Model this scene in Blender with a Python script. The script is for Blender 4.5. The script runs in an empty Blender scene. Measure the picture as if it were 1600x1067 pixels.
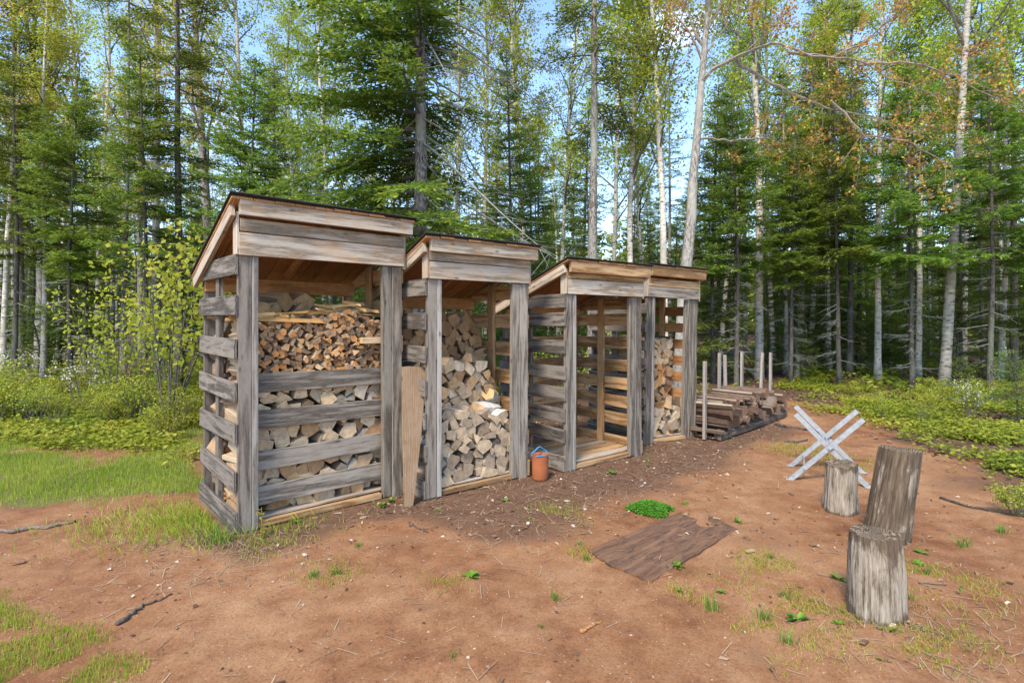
import bpy, bmesh, math, random
import numpy as np
from mathutils import Matrix, Vector, Euler

R = math.radians
scene = bpy.context.scene
col = scene.collection
random.seed(11)
rng = np.random.default_rng(11)

# ------------------------------------------------------------------ camera, sky, sun, exposure
F, CX, HZ, CAMH = 850.0, 800.0, 500.0, 1.5          # focal length, centre column and eye line in photo pixels; eye height in metres
cam = bpy.data.objects.new('camera', bpy.data.cameras.new('camera'))
col.objects.link(cam)
cam.location = (0, 0, CAMH)
cam.rotation_euler = (R(90), 0, 0)
cam.data.sensor_width = 36
cam.data.lens = 36 * F / 1600
cam.data.shift_y = -(533.5 - HZ) / 1600
cam.data.clip_start = 0.05
cam.data.clip_end = 2000
scene.camera = cam

SUN_EL, SUN_AZ = 50.0, 203.0                          # azimuth clockwise from +Y: behind the camera, a little to its left
world = bpy.data.worlds.new('World')
scene.world = world
world.use_nodes = True
wn = world.node_tree.nodes
wl = world.node_tree.links
bg = wn['Background']
bg.inputs['Strength'].default_value = 0.15
sky = wn.new('ShaderNodeTexSky')
sky.sky_type = 'NISHITA'
sky.sun_disc = False
sky.sun_elevation = R(SUN_EL)
sky.sun_rotation = R(SUN_AZ)
sky.air_density = 1.0
sky.dust_density = 0.3
sky.ozone_density = 3.0
tc = wn.new('ShaderNodeTexCoord')
mp = wn.new('ShaderNodeMapping')
mp.inputs['Scale'].default_value = (1.0, 1.0, 2.2)
mp.inputs['Location'].default_value = (0.35, 0.1, 0.2)
cn = wn.new('ShaderNodeTexNoise')
cn.inputs['Scale'].default_value = 2.3
cn.inputs['Detail'].default_value = 7
cn.inputs['Roughness'].default_value = 0.58
cr = wn.new('ShaderNodeValToRGB')
cr.color_ramp.elements[0].position = 0.60
cr.color_ramp.elements[0].color = (0.0, 0.0, 0.0, 1)
cr.color_ramp.elements[1].position = 0.97
cr.color_ramp.elements[1].color = (1, 1, 1, 1)
cm = wn.new('ShaderNodeMixRGB')
cm.inputs['Color2'].default_value = (10.5, 10.6, 10.8, 1)
wl.new(tc.outputs['Generated'], mp.inputs['Vector'])
wl.new(mp.outputs['Vector'], cn.inputs['Vector'])
wl.new(cn.outputs['Fac'], cr.inputs['Fac'])
wl.new(cr.outputs['Color'], cm.inputs['Fac'])
wl.new(sky.outputs['Color'], cm.inputs['Color1'])
wl.new(cm.outputs['Color'], bg.inputs['Color'])

sd = bpy.data.lights.new('sun', 'SUN')
sd.energy = 2.3
sd.angle = R(16)
sd.color = (1.0, 0.90, 0.75)
sun = bpy.data.objects.new('sun', sd)
col.objects.link(sun)
_s = Vector((math.sin(R(SUN_AZ)) * math.cos(R(SUN_EL)), math.cos(R(SUN_AZ)) * math.cos(R(SUN_EL)), math.sin(R(SUN_EL))))
sun.rotation_euler = (-_s).to_track_quat('-Z', 'Y').to_euler()

scene.view_settings.view_transform = 'Standard'
scene.view_settings.look = 'None'
scene.view_settings.gamma = 1
scene.view_settings.use_curve_mapping = False
scene.view_settings.exposure = 1.52
scene.cycles.max_bounces = 6
scene.cycles.diffuse_bounces = 4
scene.cycles.glossy_bounces = 2
scene.cycles.transmission_bounces = 2
scene.cycles.transparent_max_bounces = 6
scene.cycles.use_denoising = True
scene.cycles.use_adaptive_sampling = True
scene.cycles.adaptive_threshold = 0.01


# ------------------------------------------------------------------ helpers
def tag(o, label=None, cat=None, group=None, kind=None):
    if label: o['label'] = label
    if cat: o['category'] = cat
    if group: o['group'] = group
    if kind: o['kind'] = kind
    return o


def empty(name, loc=(0, 0, 0), rot=(0, 0, 0)):
    o = bpy.data.objects.new(name, None)
    o.empty_display_size = 0.1
    o.location = loc
    o.rotation_euler = rot
    col.objects.link(o)
    return o


def link(name, me, parent=None, mat=None):
    o = bpy.data.objects.new(name, me)
    col.objects.link(o)
    if parent is not None: o.parent = parent
    if mat is not None and not me.materials: me.materials.append(mat)
    return o


def mesh_np(name, V, polys, mats=(), midx=None, smooth=False, attrs=None):
    """V (n,3); polys: list of integer arrays, each (m,k)."""
    me = bpy.data.meshes.new(name)
    V = np.asarray(V, dtype=np.float32)
    polys = [np.asarray(p, dtype=np.int32) for p in polys if len(p)]
    me.vertices.add(len(V))
    me.vertices.foreach_set('co', V.ravel())
    loops = np.concatenate([p.ravel() for p in polys])
    tot = np.concatenate([np.full(len(p), p.shape[1], np.int32) for p in polys])
    start = np.concatenate([[0], np.cumsum(tot)[:-1]]).astype(np.int32)
    me.loops.add(len(loops))
    me.loops.foreach_set('vertex_index', loops)
    me.polygons.add(len(tot))
    me.polygons.foreach_set('loop_start', start)
    me.polygons.foreach_set('loop_total', tot)
    for m in mats: me.materials.append(m)
    if midx is not None: me.polygons.foreach_set('material_index', np.asarray(midx, np.int32))
    me.polygons.foreach_set('use_smooth', np.full(len(tot), bool(smooth)))
    for k, a in (attrs or {}).items():
        at = me.attributes.new(k, 'FLOAT', 'POINT')
        at.data.foreach_set('value', np.asarray(a, np.float32))
    me.update()
    me.validate()
    return me


class Mesher:
    """collects pieces into one vertex / face store"""
    def __init__(s): s.v, s.q, s.t, s.n, s.a = [], [], [], 0, []
    def add(s, v, q=None, t=None, a=0.5):
        v = np.asarray(v, float)
        if q is not None and len(q): s.q.append(np.asarray(q) + s.n)
        if t is not None and len(t): s.t.append(np.asarray(t) + s.n)
        s.v.append(v)
        s.a.append(np.broadcast_to(np.asarray(a, float), (len(v),)))
        s.n += len(v)
    def mesh(s, name, mat, smooth=False):
        polys = []
        if s.q: polys.append(np.concatenate(s.q))
        if s.t: polys.append(np.concatenate(s.t))
        return mesh_np(name, np.concatenate(s.v), polys, [mat], smooth=smooth, attrs={'tint': np.concatenate(s.a)})
    def tube(s, pts, rad, sides=5, cap=True, jit=None, a=0.5):
        pts = np.asarray(pts, float)
        K = len(pts)
        rad = np.broadcast_to(np.asarray(rad, float), (K,))
        tan = np.gradient(pts, axis=0)
        tan /= np.linalg.norm(tan, axis=1, keepdims=True) + 1e-9
        ref = np.array([0, 0, 1.0]) if abs(tan[0][2]) < 0.8 else np.array([1.0, 0, 0])
        u = np.cross(tan, ref); u /= np.linalg.norm(u, axis=1, keepdims=True) + 1e-9
        w = np.cross(tan, u)
        an = np.arange(sides) * 2 * np.pi / sides
        r = rad[:, None] * np.ones(sides)[None]
        if jit is not None: r = r * jit
        V = pts[:, None] + r[..., None] * (np.cos(an)[None, :, None] * u[:, None] + np.sin(an)[None, :, None] * w[:, None])
        V = V.reshape(-1, 3)
        i = np.arange(K - 1)[:, None] * sides
        j = np.arange(sides)[None]
        jn = (j + 1) % sides
        q = np.stack([i + j, i + jn, i + sides + jn, i + sides + j], -1).reshape(-1, 4)
        t = None
        if cap:
            V = np.vstack([V, pts[-1:], pts[:1]])
            e = (K - 1) * sides
            a1 = np.stack([e + j[0], e + jn[0], np.full(sides, K * sides)], -1)
            a2 = np.stack([jn[0], j[0], np.full(sides, K * sides + 1)], -1)
            t = np.vstack([a1, a2])
        s.add(V, q, t, a)


_tab = np.random.default_rng(5).random((256, 256))
def vnoise(x, y):
    x = np.asarray(x, float); y = np.asarray(y, float)
    xi = np.floor(x).astype(int); yi = np.floor(y).astype(int)
    fx = x - xi; fy = y - yi
    fx = fx * fx * (3 - 2 * fx); fy = fy * fy * (3 - 2 * fy)
    g = lambda a, b: _tab[a & 255, b & 255]
    return (g(xi, yi) * (1 - fx) + g(xi + 1, yi) * fx) * (1 - fy) + (g(xi, yi + 1) * (1 - fx) + g(xi + 1, yi + 1) * fx) * fy
def fbm(x, y, o=4):
    s, a, t = 0, 0.5, 0
    for k in range(o):
        s = s + a * vnoise(np.asarray(x) * 2 ** k + 17.3 * k, np.asarray(y) * 2 ** k + 9.1 * k); t += a; a *= 0.5
    return s / t
def sstep(a, b, x):
    t = np.clip((x - a) / (b - a), 0, 1)
    return t * t * (3 - 2 * t)


def G(u, v):                                          # the spot on level ground seen at a photo pixel
    Y = F * CAMH / (v - HZ)
    return np.array([(u - CX) / F * Y, Y])
def P(u, v, Y):                                       # the point seen at a photo pixel at a given distance
    return np.array([(u - CX) / F * Y, Y, CAMH + (HZ - v) / F * Y])


def poly_sdf(px, py, poly):
    """signed distance, positive inside"""
    poly = np.asarray(poly, float)
    d = np.full(np.shape(px), 1e9); ins = np.zeros(np.shape(px), bool)
    n = len(poly)
    for i in range(n):
        a, b = poly[i], poly[(i + 1) % n]
        ex, ey = b - a
        wx, wy = px - a[0], py - a[1]
        t = np.clip((wx * ex + wy * ey) / (ex * ex + ey * ey + 1e-12), 0, 1)
        d = np.minimum(d, (wx - ex * t) ** 2 + (wy - ey * t) ** 2)
        c = ((a[1] > py) != (b[1] > py)) & (px < (b[0] - a[0]) * (py - a[1]) / (b[1] - a[1] + 1e-12) + a[0])
        ins ^= c
    d = np.sqrt(d)
    return np.where(ins, d, -d)


# ------------------------------------------------------------------ materials
def newmat(name):
    m = bpy.data.materials.new(name)
    m.use_nodes = True
    nt = m.node_tree
    b = nt.nodes['Principled BSDF']
    b.inputs['Roughness'].default_value = 0.85
    b.inputs['Specular IOR Level'].default_value = 0.25
    return m, nt, b
def N(nt, kind, **kw):
    n = nt.nodes.new(kind)
    for k, v in kw.items():
        if k in n.inputs.keys(): n.inputs[k].default_value = v
        else: setattr(n, k, v)
    return n
def ramp(nt, stops, fac):
    r = nt.nodes.new('ShaderNodeValToRGB')
    e = r.color_ramp.elements
    while len(e) < len(stops): e.new(0.5)
    for i, (p, c) in enumerate(stops):
        e[i].position = p
        e[i].color = tuple(c) + (1,) if len(c) == 3 else c
    nt.links.new(fac, r.inputs['Fac'])
    return r.outputs['Color']
def mix(nt, fac, a, b, mode='MIX'):
    m = nt.nodes.new('ShaderNodeMixRGB')
    m.blend_type = mode
    for s, v in (('Fac', fac), ('Color1', a), ('Color2', b)):
        if hasattr(v, 'links'): nt.links.new(v, m.inputs[s])
        elif isinstance(v, (int, float)): m.inputs[s].default_value = v if s == 'Fac' else (v, v, v, 1)
        else: m.inputs[s].default_value = tuple(v) + (1,)
    return m.outputs['Color']
def math_(nt, op, a, b=0.5):
    m = nt.nodes.new('ShaderNodeMath'); m.operation = op
    for i, v in enumerate((a, b)):
        if hasattr(v, 'links'): nt.links.new(v, m.inputs[i])
        else: m.inputs[i].default_value = v
    return m.outputs[0]
def bump(nt, b, h, strength=0.4, dist=0.01):
    n = N(nt, 'ShaderNodeBump', Strength=strength, Distance=dist)
    nt.links.new(h, n.inputs['Height'])
    nt.links.new(n.outputs['Normal'], b.inputs['Normal'])
def obj_coords(nt, scale, shift=60.0):
    t = N(nt, 'ShaderNodeTexCoord')
    oi = N(nt, 'ShaderNodeObjectInfo')
    m = N(nt, 'ShaderNodeMapping')
    m.inputs['Scale'].default_value = scale
    c = N(nt, 'ShaderNodeCombineXYZ')
    s = math_(nt, 'MULTIPLY', oi.outputs['Random'], shift)
    for k in range(3): nt.links.new(s, c.inputs[k])
    nt.links.new(t.outputs['Object'], m.inputs['Vector'])
    nt.links.new(c.outputs[0], m.inputs['Location'])
    return m.outputs['Vector'], oi.outputs['Random']
def noise(nt, vec, scale, detail=5, rough=0.55, dist=0.0):
    n = N(nt, 'ShaderNodeTexNoise', Scale=scale, Detail=detail, Roughness=rough, Distortion=dist)
    nt.links.new(vec, n.inputs['Vector'])
    return n.outputs['Fac']


def wood(name, dark, mid, light, stain, stain_lo=0.45, stain_hi=0.7, vary=0.35, wave=0.24):
    """sawn board; grain runs along the board's own x axis"""
    m, nt, b = newmat(name)
    v1, rnd = obj_coords(nt, (7, 80, 80))
    v2, _ = obj_coords(nt, (1.5, 16, 16), 31)
    v4, _ = obj_coords(nt, (5, 30, 30), 47)
    v3, _ = obj_coords(nt, (2.2, 3.2, 3.2), 17)
    fine = mix(nt, 0.25, noise(nt, v1, 2.8, 9, 0.75), noise(nt, v4, 2.6, 8, 0.7))
    w = N(nt, 'ShaderNodeTexWave', Scale=1.3, Distortion=7.0, Detail=2.5)
    w.bands_direction = 'Y'
    nt.links.new(v2, w.inputs['Vector'])
    g = mix(nt, wave, fine, w.outputs['Fac'])
    c = ramp(nt, [(0.33, dark), (0.47, mid), (0.63, light)], g)
    st = noise(nt, v3, 2.6, 5, 0.6, 0.6)
    sm = ramp(nt, [(stain_lo, (0, 0, 0)), (stain_hi, (1, 1, 1))], st)
    c = mix(nt, math_(nt, 'MULTIPLY', sm, 0.75), c, mix(nt, 0.5, c, stain, 'MIX'))
    # knots
    vk, _ = obj_coords(nt, (4.5, 11, 11), 23)
    k = N(nt, 'ShaderNodeTexVoronoi', Scale=1.0)
    nt.links.new(vk, k.inputs['Vector'])
    kn = ramp(nt, [(0.05, (1, 1, 1)), (0.15, (0, 0, 0))], k.outputs['Distance'])
    c = mix(nt, math_(nt, 'MULTIPLY', kn, 0.7), c, tuple(x * 0.35 for x in dark))
    br = math_(nt, 'ADD', math_(nt, 'MULTIPLY', rnd, vary), 1 - vary / 2)
    hs = N(nt, 'ShaderNodeHueSaturation')
    nt.links.new(c, hs.inputs['Color']); nt.links.new(br, hs.inputs['Value'])
    nt.links.new(hs.outputs['Color'], b.inputs['Base Color'])
    bump(nt, b, g, 0.8, 0.005)
    return m


GREY = wood('weathered_grey_wood', (0.075, 0.059, 0.045), (0.180, 0.150, 0.119), (0.285, 0.245, 0.198), (0.16, 0.112, 0.075), 0.52, 0.74)
DGREY = wood('dark_weathered_wood', (0.042, 0.034, 0.027), (0.112, 0.093, 0.076), (0.20, 0.172, 0.144), (0.34, 0.29, 0.24), 0.56, 0.74)
PALE = wood('pale_weathered_board', (0.17, 0.125, 0.082), (0.32, 0.26, 0.195), (0.44, 0.38, 0.305), (0.46, 0.24, 0.09), 0.46, 0.68)
TAN = wood('sheltered_tan_board', (0.15, 0.075, 0.028), (0.32, 0.18, 0.080), (0.45, 0.29, 0.15), (0.24, 0.20, 0.16), 0.5, 0.75, 0.35, 0.25)
ORANGE = wood('sheltered_orange_board', (0.14, 0.060, 0.022), (0.32, 0.145, 0.055), (0.46, 0.25, 0.11), (0.12, 0.06, 0.03), 0.45, 0.7, 0.45, 0.12)
STAKE = wood('pinkish_grey_stake', (0.15, 0.12, 0.10), (0.27, 0.225, 0.19), (0.37, 0.32, 0.275), (0.25, 0.22, 0.2), 0.5, 0.75)
PLY = wood('weathered_plywood', (0.11, 0.068, 0.038), (0.17, 0.108, 0.062), (0.225, 0.155, 0.095), (0.25, 0.19, 0.14), 0.45, 0.7, 0.2, 0.15)


def roof_felt():
    m, nt, b = newmat('black_roofing_felt')
    v, _ = obj_coords(nt, (1, 1, 1))
    c = ramp(nt, [(0.3, (0.012, 0.012, 0.013)), (0.7, (0.05, 0.048, 0.045))], noise(nt, v, 60, 4))
    nt.links.new(c, b.inputs['Base Color'])
    return m
FELT = roof_felt()


def log_end(name, stops, use_attr=False):
    m, nt, b = newmat(name)
    v, rnd = obj_coords(nt, (1, 1, 1), 0.14)
    if use_attr:
        at = N(nt, 'ShaderNodeAttribute', attribute_name='tint'); rnd = at.outputs['Fac']
    base = ramp(nt, stops, rnd)
    w = N(nt, 'ShaderNodeTexWave', Scale=20.0, Distortion=3.5, Detail=2)
    w.wave_type = 'RINGS'; w.rings_direction = 'X'
    nt.links.new(v, w.inputs['Vector'])
    n1 = noise(nt, v, 22, 6, 0.65)
    n2 = noise(nt, v, 130, 3, 0.6)
    g = mix(nt, 0.38, n1, mix(nt, 0.22, n2, w.outputs['Fac']))
    c = mix(nt, 1.0, base, ramp(nt, [(0.28, (0.34, 0.31, 0.28)), (0.5, (0.95, 0.93, 0.90)), (0.75, (1.4, 1.36, 1.3))], g), 'MULTIPLY')
    nt.links.new(c, b.inputs['Base Color'])
    bump(nt, b, g, 0.6, 0.006)
    return m
def log_side(name, stops, scale=(3, 40, 40), use_attr=False):
    m, nt, b = newmat(name)
    v, rnd = obj_coords(nt, scale, 9.0)
    if use_attr:
        at = N(nt, 'ShaderNodeAttribute', attribute_name='tint'); rnd = at.outputs['Fac']
    base = ramp(nt, stops, rnd)
    n1 = noise(nt, v, 1.6, 7, 0.65)
    c = mix(nt, 1.0, base, ramp(nt, [(0.25, (0.45, 0.42, 0.4)), (0.55, (1, 0.98, 0.95)), (0.85, (1.35, 1.3, 1.25))], n1), 'MULTIPLY')
    nt.links.new(c, b.inputs['Base Color'])
    bump(nt, b, n1, 0.7, 0.006)
    return m
def birch_bark():
    m, nt, b = newmat('birch_log_bark')
    v, rnd = obj_coords(nt, (26, 5, 5), 20)
    n1 = noise(nt, v, 1.5, 5, 0.6)
    c = ramp(nt, [(0.33, (0.05, 0.04, 0.035)), (0.43, (0.5, 0.46, 0.41)), (0.7, (0.72, 0.69, 0.64))], n1)
    nt.links.new(c, b.inputs['Base Color'])
    bump(nt, b, n1, 0.4, 0.004)
    return m
E_TAN = log_end('cut_end_tan', [(0, (0.28, 0.16, 0.08)), (0.3, (0.46, 0.30, 0.16)), (0.6, (0.38, 0.31, 0.235)), (0.8, (0.50, 0.36, 0.21)), (1, (0.60, 0.50, 0.38))])
E_GREY = log_end('cut_end_grey', [(0, (0.24, 0.175, 0.12)), (0.5, (0.38, 0.29, 0.20)), (1, (0.53, 0.40, 0.26))])
E_BROWN = log_end('cut_end_brown', [(0, (0.19, 0.11, 0.055)), (0.5, (0.31, 0.19, 0.10)), (1, (0.42, 0.28, 0.15))])
E_KIND = log_end('kindling_end', [(0, (0.14, 0.085, 0.055)), (0.3, (0.31, 0.20, 0.13)), (0.55, (0.41, 0.24, 0.12)), (0.8, (0.50, 0.21, 0.06)), (1, (0.55, 0.39, 0.22))])
E_KINDA = log_end('kindling_end_mass', [(0, (0.14, 0.085, 0.055)), (0.3, (0.31, 0.20, 0.13)), (0.55, (0.41, 0.24, 0.12)), (0.8, (0.50, 0.21, 0.06)), (1, (0.55, 0.39, 0.22))], True)
E_DARK = log_end('cut_end_dark', [(0, (0.10, 0.06, 0.04)), (0.5, (0.19, 0.11, 0.07)), (1, (0.30, 0.18, 0.10))])
S_TAN = log_side('split_face_tan', [(0, (0.32, 0.22, 0.13)), (1, (0.52, 0.40, 0.27))])
S_BRIGHT = log_side('split_face_bright', [(0, (0.48, 0.25, 0.08)), (0.5, (0.58, 0.36, 0.14)), (1, (0.66, 0.50, 0.28))])
S_GREY = log_side('split_face_grey', [(0, (0.26, 0.21, 0.165)), (1, (0.46, 0.37, 0.27))])
S_KINDA = log_side('kindling_side_mass', [(0, (0.20, 0.13, 0.09)), (1, (0.42, 0.28, 0.16))], use_attr=True)
B_BROWN = log_side('brown_bark', [(0, (0.09, 0.06, 0.045)), (1, (0.20, 0.14, 0.10))], (9, 22, 22))
B_DARK = log_side('wet_dark_bark', [(0, (0.05, 0.028, 0.02)), (0.5, (0.13, 0.080, 0.055)), (1, (0.17, 0.14, 0.115))], (9, 22, 22))
B_BIRCH = birch_bark()


def leafmat(name, stops, trans=0.35, rough=0.55):
    m, nt, b = newmat(name)
    at = N(nt, 'ShaderNodeAttribute', attribute_name='tint')
    oi = N(nt, 'ShaderNodeObjectInfo')
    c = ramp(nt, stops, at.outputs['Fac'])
    hs = N(nt, 'ShaderNodeHueSaturation')
    nt.links.new(c, hs.inputs['Color'])
    nt.links.new(math_(nt, 'ADD', math_(nt, 'MULTIPLY', oi.outputs['Random'], 0.04), 0.48), hs.inputs['Hue'])
    nt.links.new(math_(nt, 'ADD', math_(nt, 'MULTIPLY', oi.outputs['Random'], 0.35), 0.82), hs.inputs['Value'])
    nt.links.new(hs.outputs['Color'], b.inputs['Base Color'])
    b.inputs['Roughness'].default_value = rough
    tr = N(nt, 'ShaderNodeBsdfTranslucent')
    nt.links.new(hs.outputs['Color'], tr.inputs['Color'])
    mx = N(nt, 'ShaderNodeMixShader', Fac=trans)
    nt.links.new(b.outputs[0], mx.inputs[1]); nt.links.new(tr.outputs[0], mx.inputs[2])
    nt.links.new(mx.outputs[0], nt.nodes['Material Output'].inputs['Surface'])
    return m
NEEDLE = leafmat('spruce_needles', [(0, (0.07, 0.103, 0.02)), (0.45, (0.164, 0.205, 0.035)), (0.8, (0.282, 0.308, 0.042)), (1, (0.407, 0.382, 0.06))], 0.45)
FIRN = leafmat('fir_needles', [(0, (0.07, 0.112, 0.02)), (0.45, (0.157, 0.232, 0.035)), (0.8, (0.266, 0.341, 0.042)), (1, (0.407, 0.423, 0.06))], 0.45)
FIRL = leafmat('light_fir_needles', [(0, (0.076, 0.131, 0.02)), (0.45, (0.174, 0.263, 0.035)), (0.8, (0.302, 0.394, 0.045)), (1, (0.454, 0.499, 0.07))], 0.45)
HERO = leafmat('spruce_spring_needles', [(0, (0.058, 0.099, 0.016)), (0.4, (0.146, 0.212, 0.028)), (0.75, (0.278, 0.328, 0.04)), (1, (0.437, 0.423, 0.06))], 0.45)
YLEAF = leafmat('spring_birch_leaves', [(0, (0.234, 0.299, 0.03)), (0.6, (0.416, 0.481, 0.048)), (1, (0.585, 0.572, 0.084))], 0.55)
OLEAF = leafmat('red_maple_flowers', [(0, (0.382, 0.19, 0.049)), (0.5, (0.628, 0.38, 0.084)), (0.8, (0.683, 0.569, 0.112)), (1, (0.546, 0.69, 0.098))], 0.5)
OYLEAF = leafmat('maple_spring_leaves', [(0, (0.528, 0.275, 0.072)), (0.4, (0.564, 0.45, 0.084)), (1, (0.48, 0.525, 0.072))], 0.5)
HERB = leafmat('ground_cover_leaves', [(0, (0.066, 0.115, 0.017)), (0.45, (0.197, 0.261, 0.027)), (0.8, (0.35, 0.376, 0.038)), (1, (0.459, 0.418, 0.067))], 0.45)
GRASS = leafmat('grass_blades', [(0, (0.162, 0.226, 0.025)), (0.5, (0.324, 0.397, 0.043)), (0.85, (0.438, 0.451, 0.068)), (1, (0.524, 0.433, 0.17))], 0.4)
WEED = leafmat('weed_leaves', [(0, (0.06, 0.15, 0.015)), (0.6, (0.13, 0.26, 0.025)), (1, (0.24, 0.34, 0.05))], 0.4)
YWEED = leafmat('yellow_weed_leaves', [(0, (0.30, 0.20, 0.03)), (1, (0.45, 0.36, 0.05))], 0.4)
PINK = leafmat('pink_petals', [(0, (0.38, 0.14, 0.30)), (1, (0.55, 0.28, 0.45))], 0.3)
WHITEP = leafmat('white_petals', [(0, (0.55, 0.55, 0.48)), (1, (0.75, 0.75, 0.70))], 0.3)
LITTER = leafmat('dry_leaf_litter', [(0, (0.10, 0.055, 0.03)), (0.5, (0.24, 0.14, 0.08)), (0.8, (0.36, 0.24, 0.15)), (1, (0.55, 0.46, 0.36))], 0.05)
STRAW = leafmat('dry_straw', [(0, (0.22, 0.15, 0.09)), (1, (0.46, 0.36, 0.24))], 0.15)


def bark(name, stops, scale, sc=3.0, moss=None):
    m, nt, b = newmat(name)
    v, rnd = obj_coords(nt, scale, 40)
    n1 = noise(nt, v, sc, 8, 0.65)
    c = ramp(nt, stops, n1)
    v2, _ = obj_coords(nt, (1, 1, 0.4), 12)
    n2 = noise(nt, v2, 2.4, 5, 0.6)
    if moss: c = mix(nt, ramp(nt, [(0.5, (0, 0, 0)), (0.68, (0.8, 0.8, 0.8))], n2), c, moss)
    hs = N(nt, 'ShaderNodeHueSaturation')
    nt.links.new(c, hs.inputs['Color'])
    nt.links.new(math_(nt, 'ADD', math_(nt, 'MULTIPLY', rnd, 0.5), 0.75), hs.inputs['Value'])
    nt.links.new(hs.outputs['Color'], b.inputs['Base Color'])
    bump(nt, b, n1, 0.8, 0.02)
    return m
BARK_S = bark('spruce_bark', [(0.38, (0.04, 0.033, 0.028)), (0.49, (0.16, 0.137, 0.118)), (0.62, (0.33, 0.295, 0.26))], (22, 22, 10), 1.6, (0.25, 0.26, 0.22))
BARK_D = bark('dark_fir_bark', [(0.3, (0.025, 0.02, 0.017)), (0.5, (0.07, 0.058, 0.05)), (0.75, (0.16, 0.145, 0.13))], (14, 14, 7), 1.6, (0.13, 0.14, 0.11))
BARK_B = bark('birch_trunk_bark', [(0.36, (0.045, 0.04, 0.036)), (0.44, (0.42, 0.375, 0.315)), (0.7, (0.74, 0.69, 0.60))], (7, 7, 17), 1.1, (0.30, 0.27, 0.22))
BARK_M = bark('maple_trunk_bark', [(0.32, (0.07, 0.058, 0.048)), (0.48, (0.24, 0.215, 0.185)), (0.68, (0.46, 0.43, 0.385))], (20, 20, 7), 1.4, (0.40, 0.38, 0.33))
TWIG = bark('twig_bark', [(0.3, (0.06, 0.05, 0.042)), (0.7, (0.17, 0.15, 0.13))], (9, 9, 9), 2)
DEADTW = bark('dead_twig_grey', [(0.3, (0.10, 0.095, 0.085)), (0.7, (0.27, 0.265, 0.24))], (9, 9, 9), 2)
MAPTW = bark('maple_limb_bark', [(0.3, (0.09, 0.07, 0.055)), (0.7, (0.27, 0.225, 0.18))], (14, 14, 14), 2)


def ground_material():
    m, nt, b = newmat('red_clay_ground')
    t = N(nt, 'ShaderNodeTexCoord')
    v = t.outputs['Object']
    A = lambda n: N(nt, 'ShaderNodeAttribute', attribute_name=n).outputs['Fac']
    n_big = noise(nt, v, 0.9, 6, 0.6)
    n_mid = noise(nt, v, 6, 7, 0.65)
    n_fine = noise(nt, v, 70, 5, 0.7)
    n_grit = noise(nt, v, 260, 3, 0.6)
    clay = ramp(nt, [(0.34, (0.140, 0.053, 0.021)), (0.47, (0.245, 0.113, 0.050)), (0.62, (0.335, 0.184, 0.092))], mix(nt, 0.45, n_big, n_mid))
    clay = mix(nt, 1.0, clay, ramp(nt, [(0.36, (0.38, 0.34, 0.30)), (0.47, (0.95, 0.95, 0.95)), (0.64, (1.28, 1.27, 1.25))], mix(nt, 0.5, n_fine, n_grit)), 'MULTIPLY')
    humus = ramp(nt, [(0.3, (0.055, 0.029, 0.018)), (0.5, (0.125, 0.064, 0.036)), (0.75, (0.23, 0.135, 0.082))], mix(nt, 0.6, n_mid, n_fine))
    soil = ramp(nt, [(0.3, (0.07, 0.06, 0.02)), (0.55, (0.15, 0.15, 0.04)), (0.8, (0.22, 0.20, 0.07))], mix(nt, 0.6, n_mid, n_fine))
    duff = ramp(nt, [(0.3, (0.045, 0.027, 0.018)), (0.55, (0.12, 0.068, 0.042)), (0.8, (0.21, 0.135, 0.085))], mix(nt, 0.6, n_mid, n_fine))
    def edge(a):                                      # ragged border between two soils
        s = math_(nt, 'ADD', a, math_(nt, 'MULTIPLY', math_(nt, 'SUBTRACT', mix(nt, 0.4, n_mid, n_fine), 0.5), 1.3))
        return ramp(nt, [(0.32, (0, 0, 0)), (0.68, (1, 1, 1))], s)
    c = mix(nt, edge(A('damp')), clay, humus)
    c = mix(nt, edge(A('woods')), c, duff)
    c = mix(nt, edge(A('grassy')), c, soil)
    pv = N(nt, 'ShaderNodeTexVoronoi', Scale=38.0)
    nt.links.new(v, pv.inputs['Vector'])
    peb = ramp(nt, [(0.10, (1, 1, 1)), (0.17, (0, 0, 0))], pv.outputs['Distance'])
    sep = N(nt, 'ShaderNodeSeparateColor')
    nt.links.new(pv.outputs['Color'], sep.inputs[0])
    c = mix(nt, math_(nt, 'MULTIPLY', peb, math_(nt, 'GREATER_THAN', sep.outputs[0], 0.72)), c, (0.42, 0.31, 0.24))
    nt.links.new(c, b.inputs['Base Color'])
    b.inputs['Roughness'].default_value = 0.92
    h = mix(nt, 0.5, n_mid, mix(nt, 0.5, n_fine, n_grit))
    bump(nt, b, h, 0.7, 0.03)
    return m
GROUND = ground_material()
# ------------------------------------------------------------------ ground
px = lambda *uv: np.array([G(u, v) for u, v in uv])
LAWN = px((-400, 618), (-400, 790), (0, 778), (70, 770), (150, 765), (215, 790), (290, 800), (345, 815), (352, 800), (318, 760), (316, 640), (310, 612))
TURF = px((-300, 935), (40, 940), (110, 985), (150, 1010), (170, 1067), (150, 1150), (-400, 1150))
DAMP_SOIL = px((330, 850), (420, 845), (640, 800), (720, 850), (850, 850), (960, 790), (1080, 745), (1160, 735), (1225, 665), (1060, 640), (880, 650), (640, 690), (340, 800))  # damp dark brown soil with litter along the shed fronts
COVER = px((1222, 622), (1250, 650), (1330, 655), (1400, 672), (1440, 700), (1490, 745), (1545, 800), (1640, 850), (1900, 860), (1900, 585), (1222, 585))
FLOOR = np.array([[-60, 9.2], [-9.5, 9.3], [-3.6, 7.6], [-2.2, 6.2], [0, 7.3], [2.4, 9.4], [4.6, 10.6], [6.6, 9.2], [4.7, 6.6], [4.4, 4.4], [9, 3.3], [60, 3.0], [60, 120], [-60, 120]])


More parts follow.
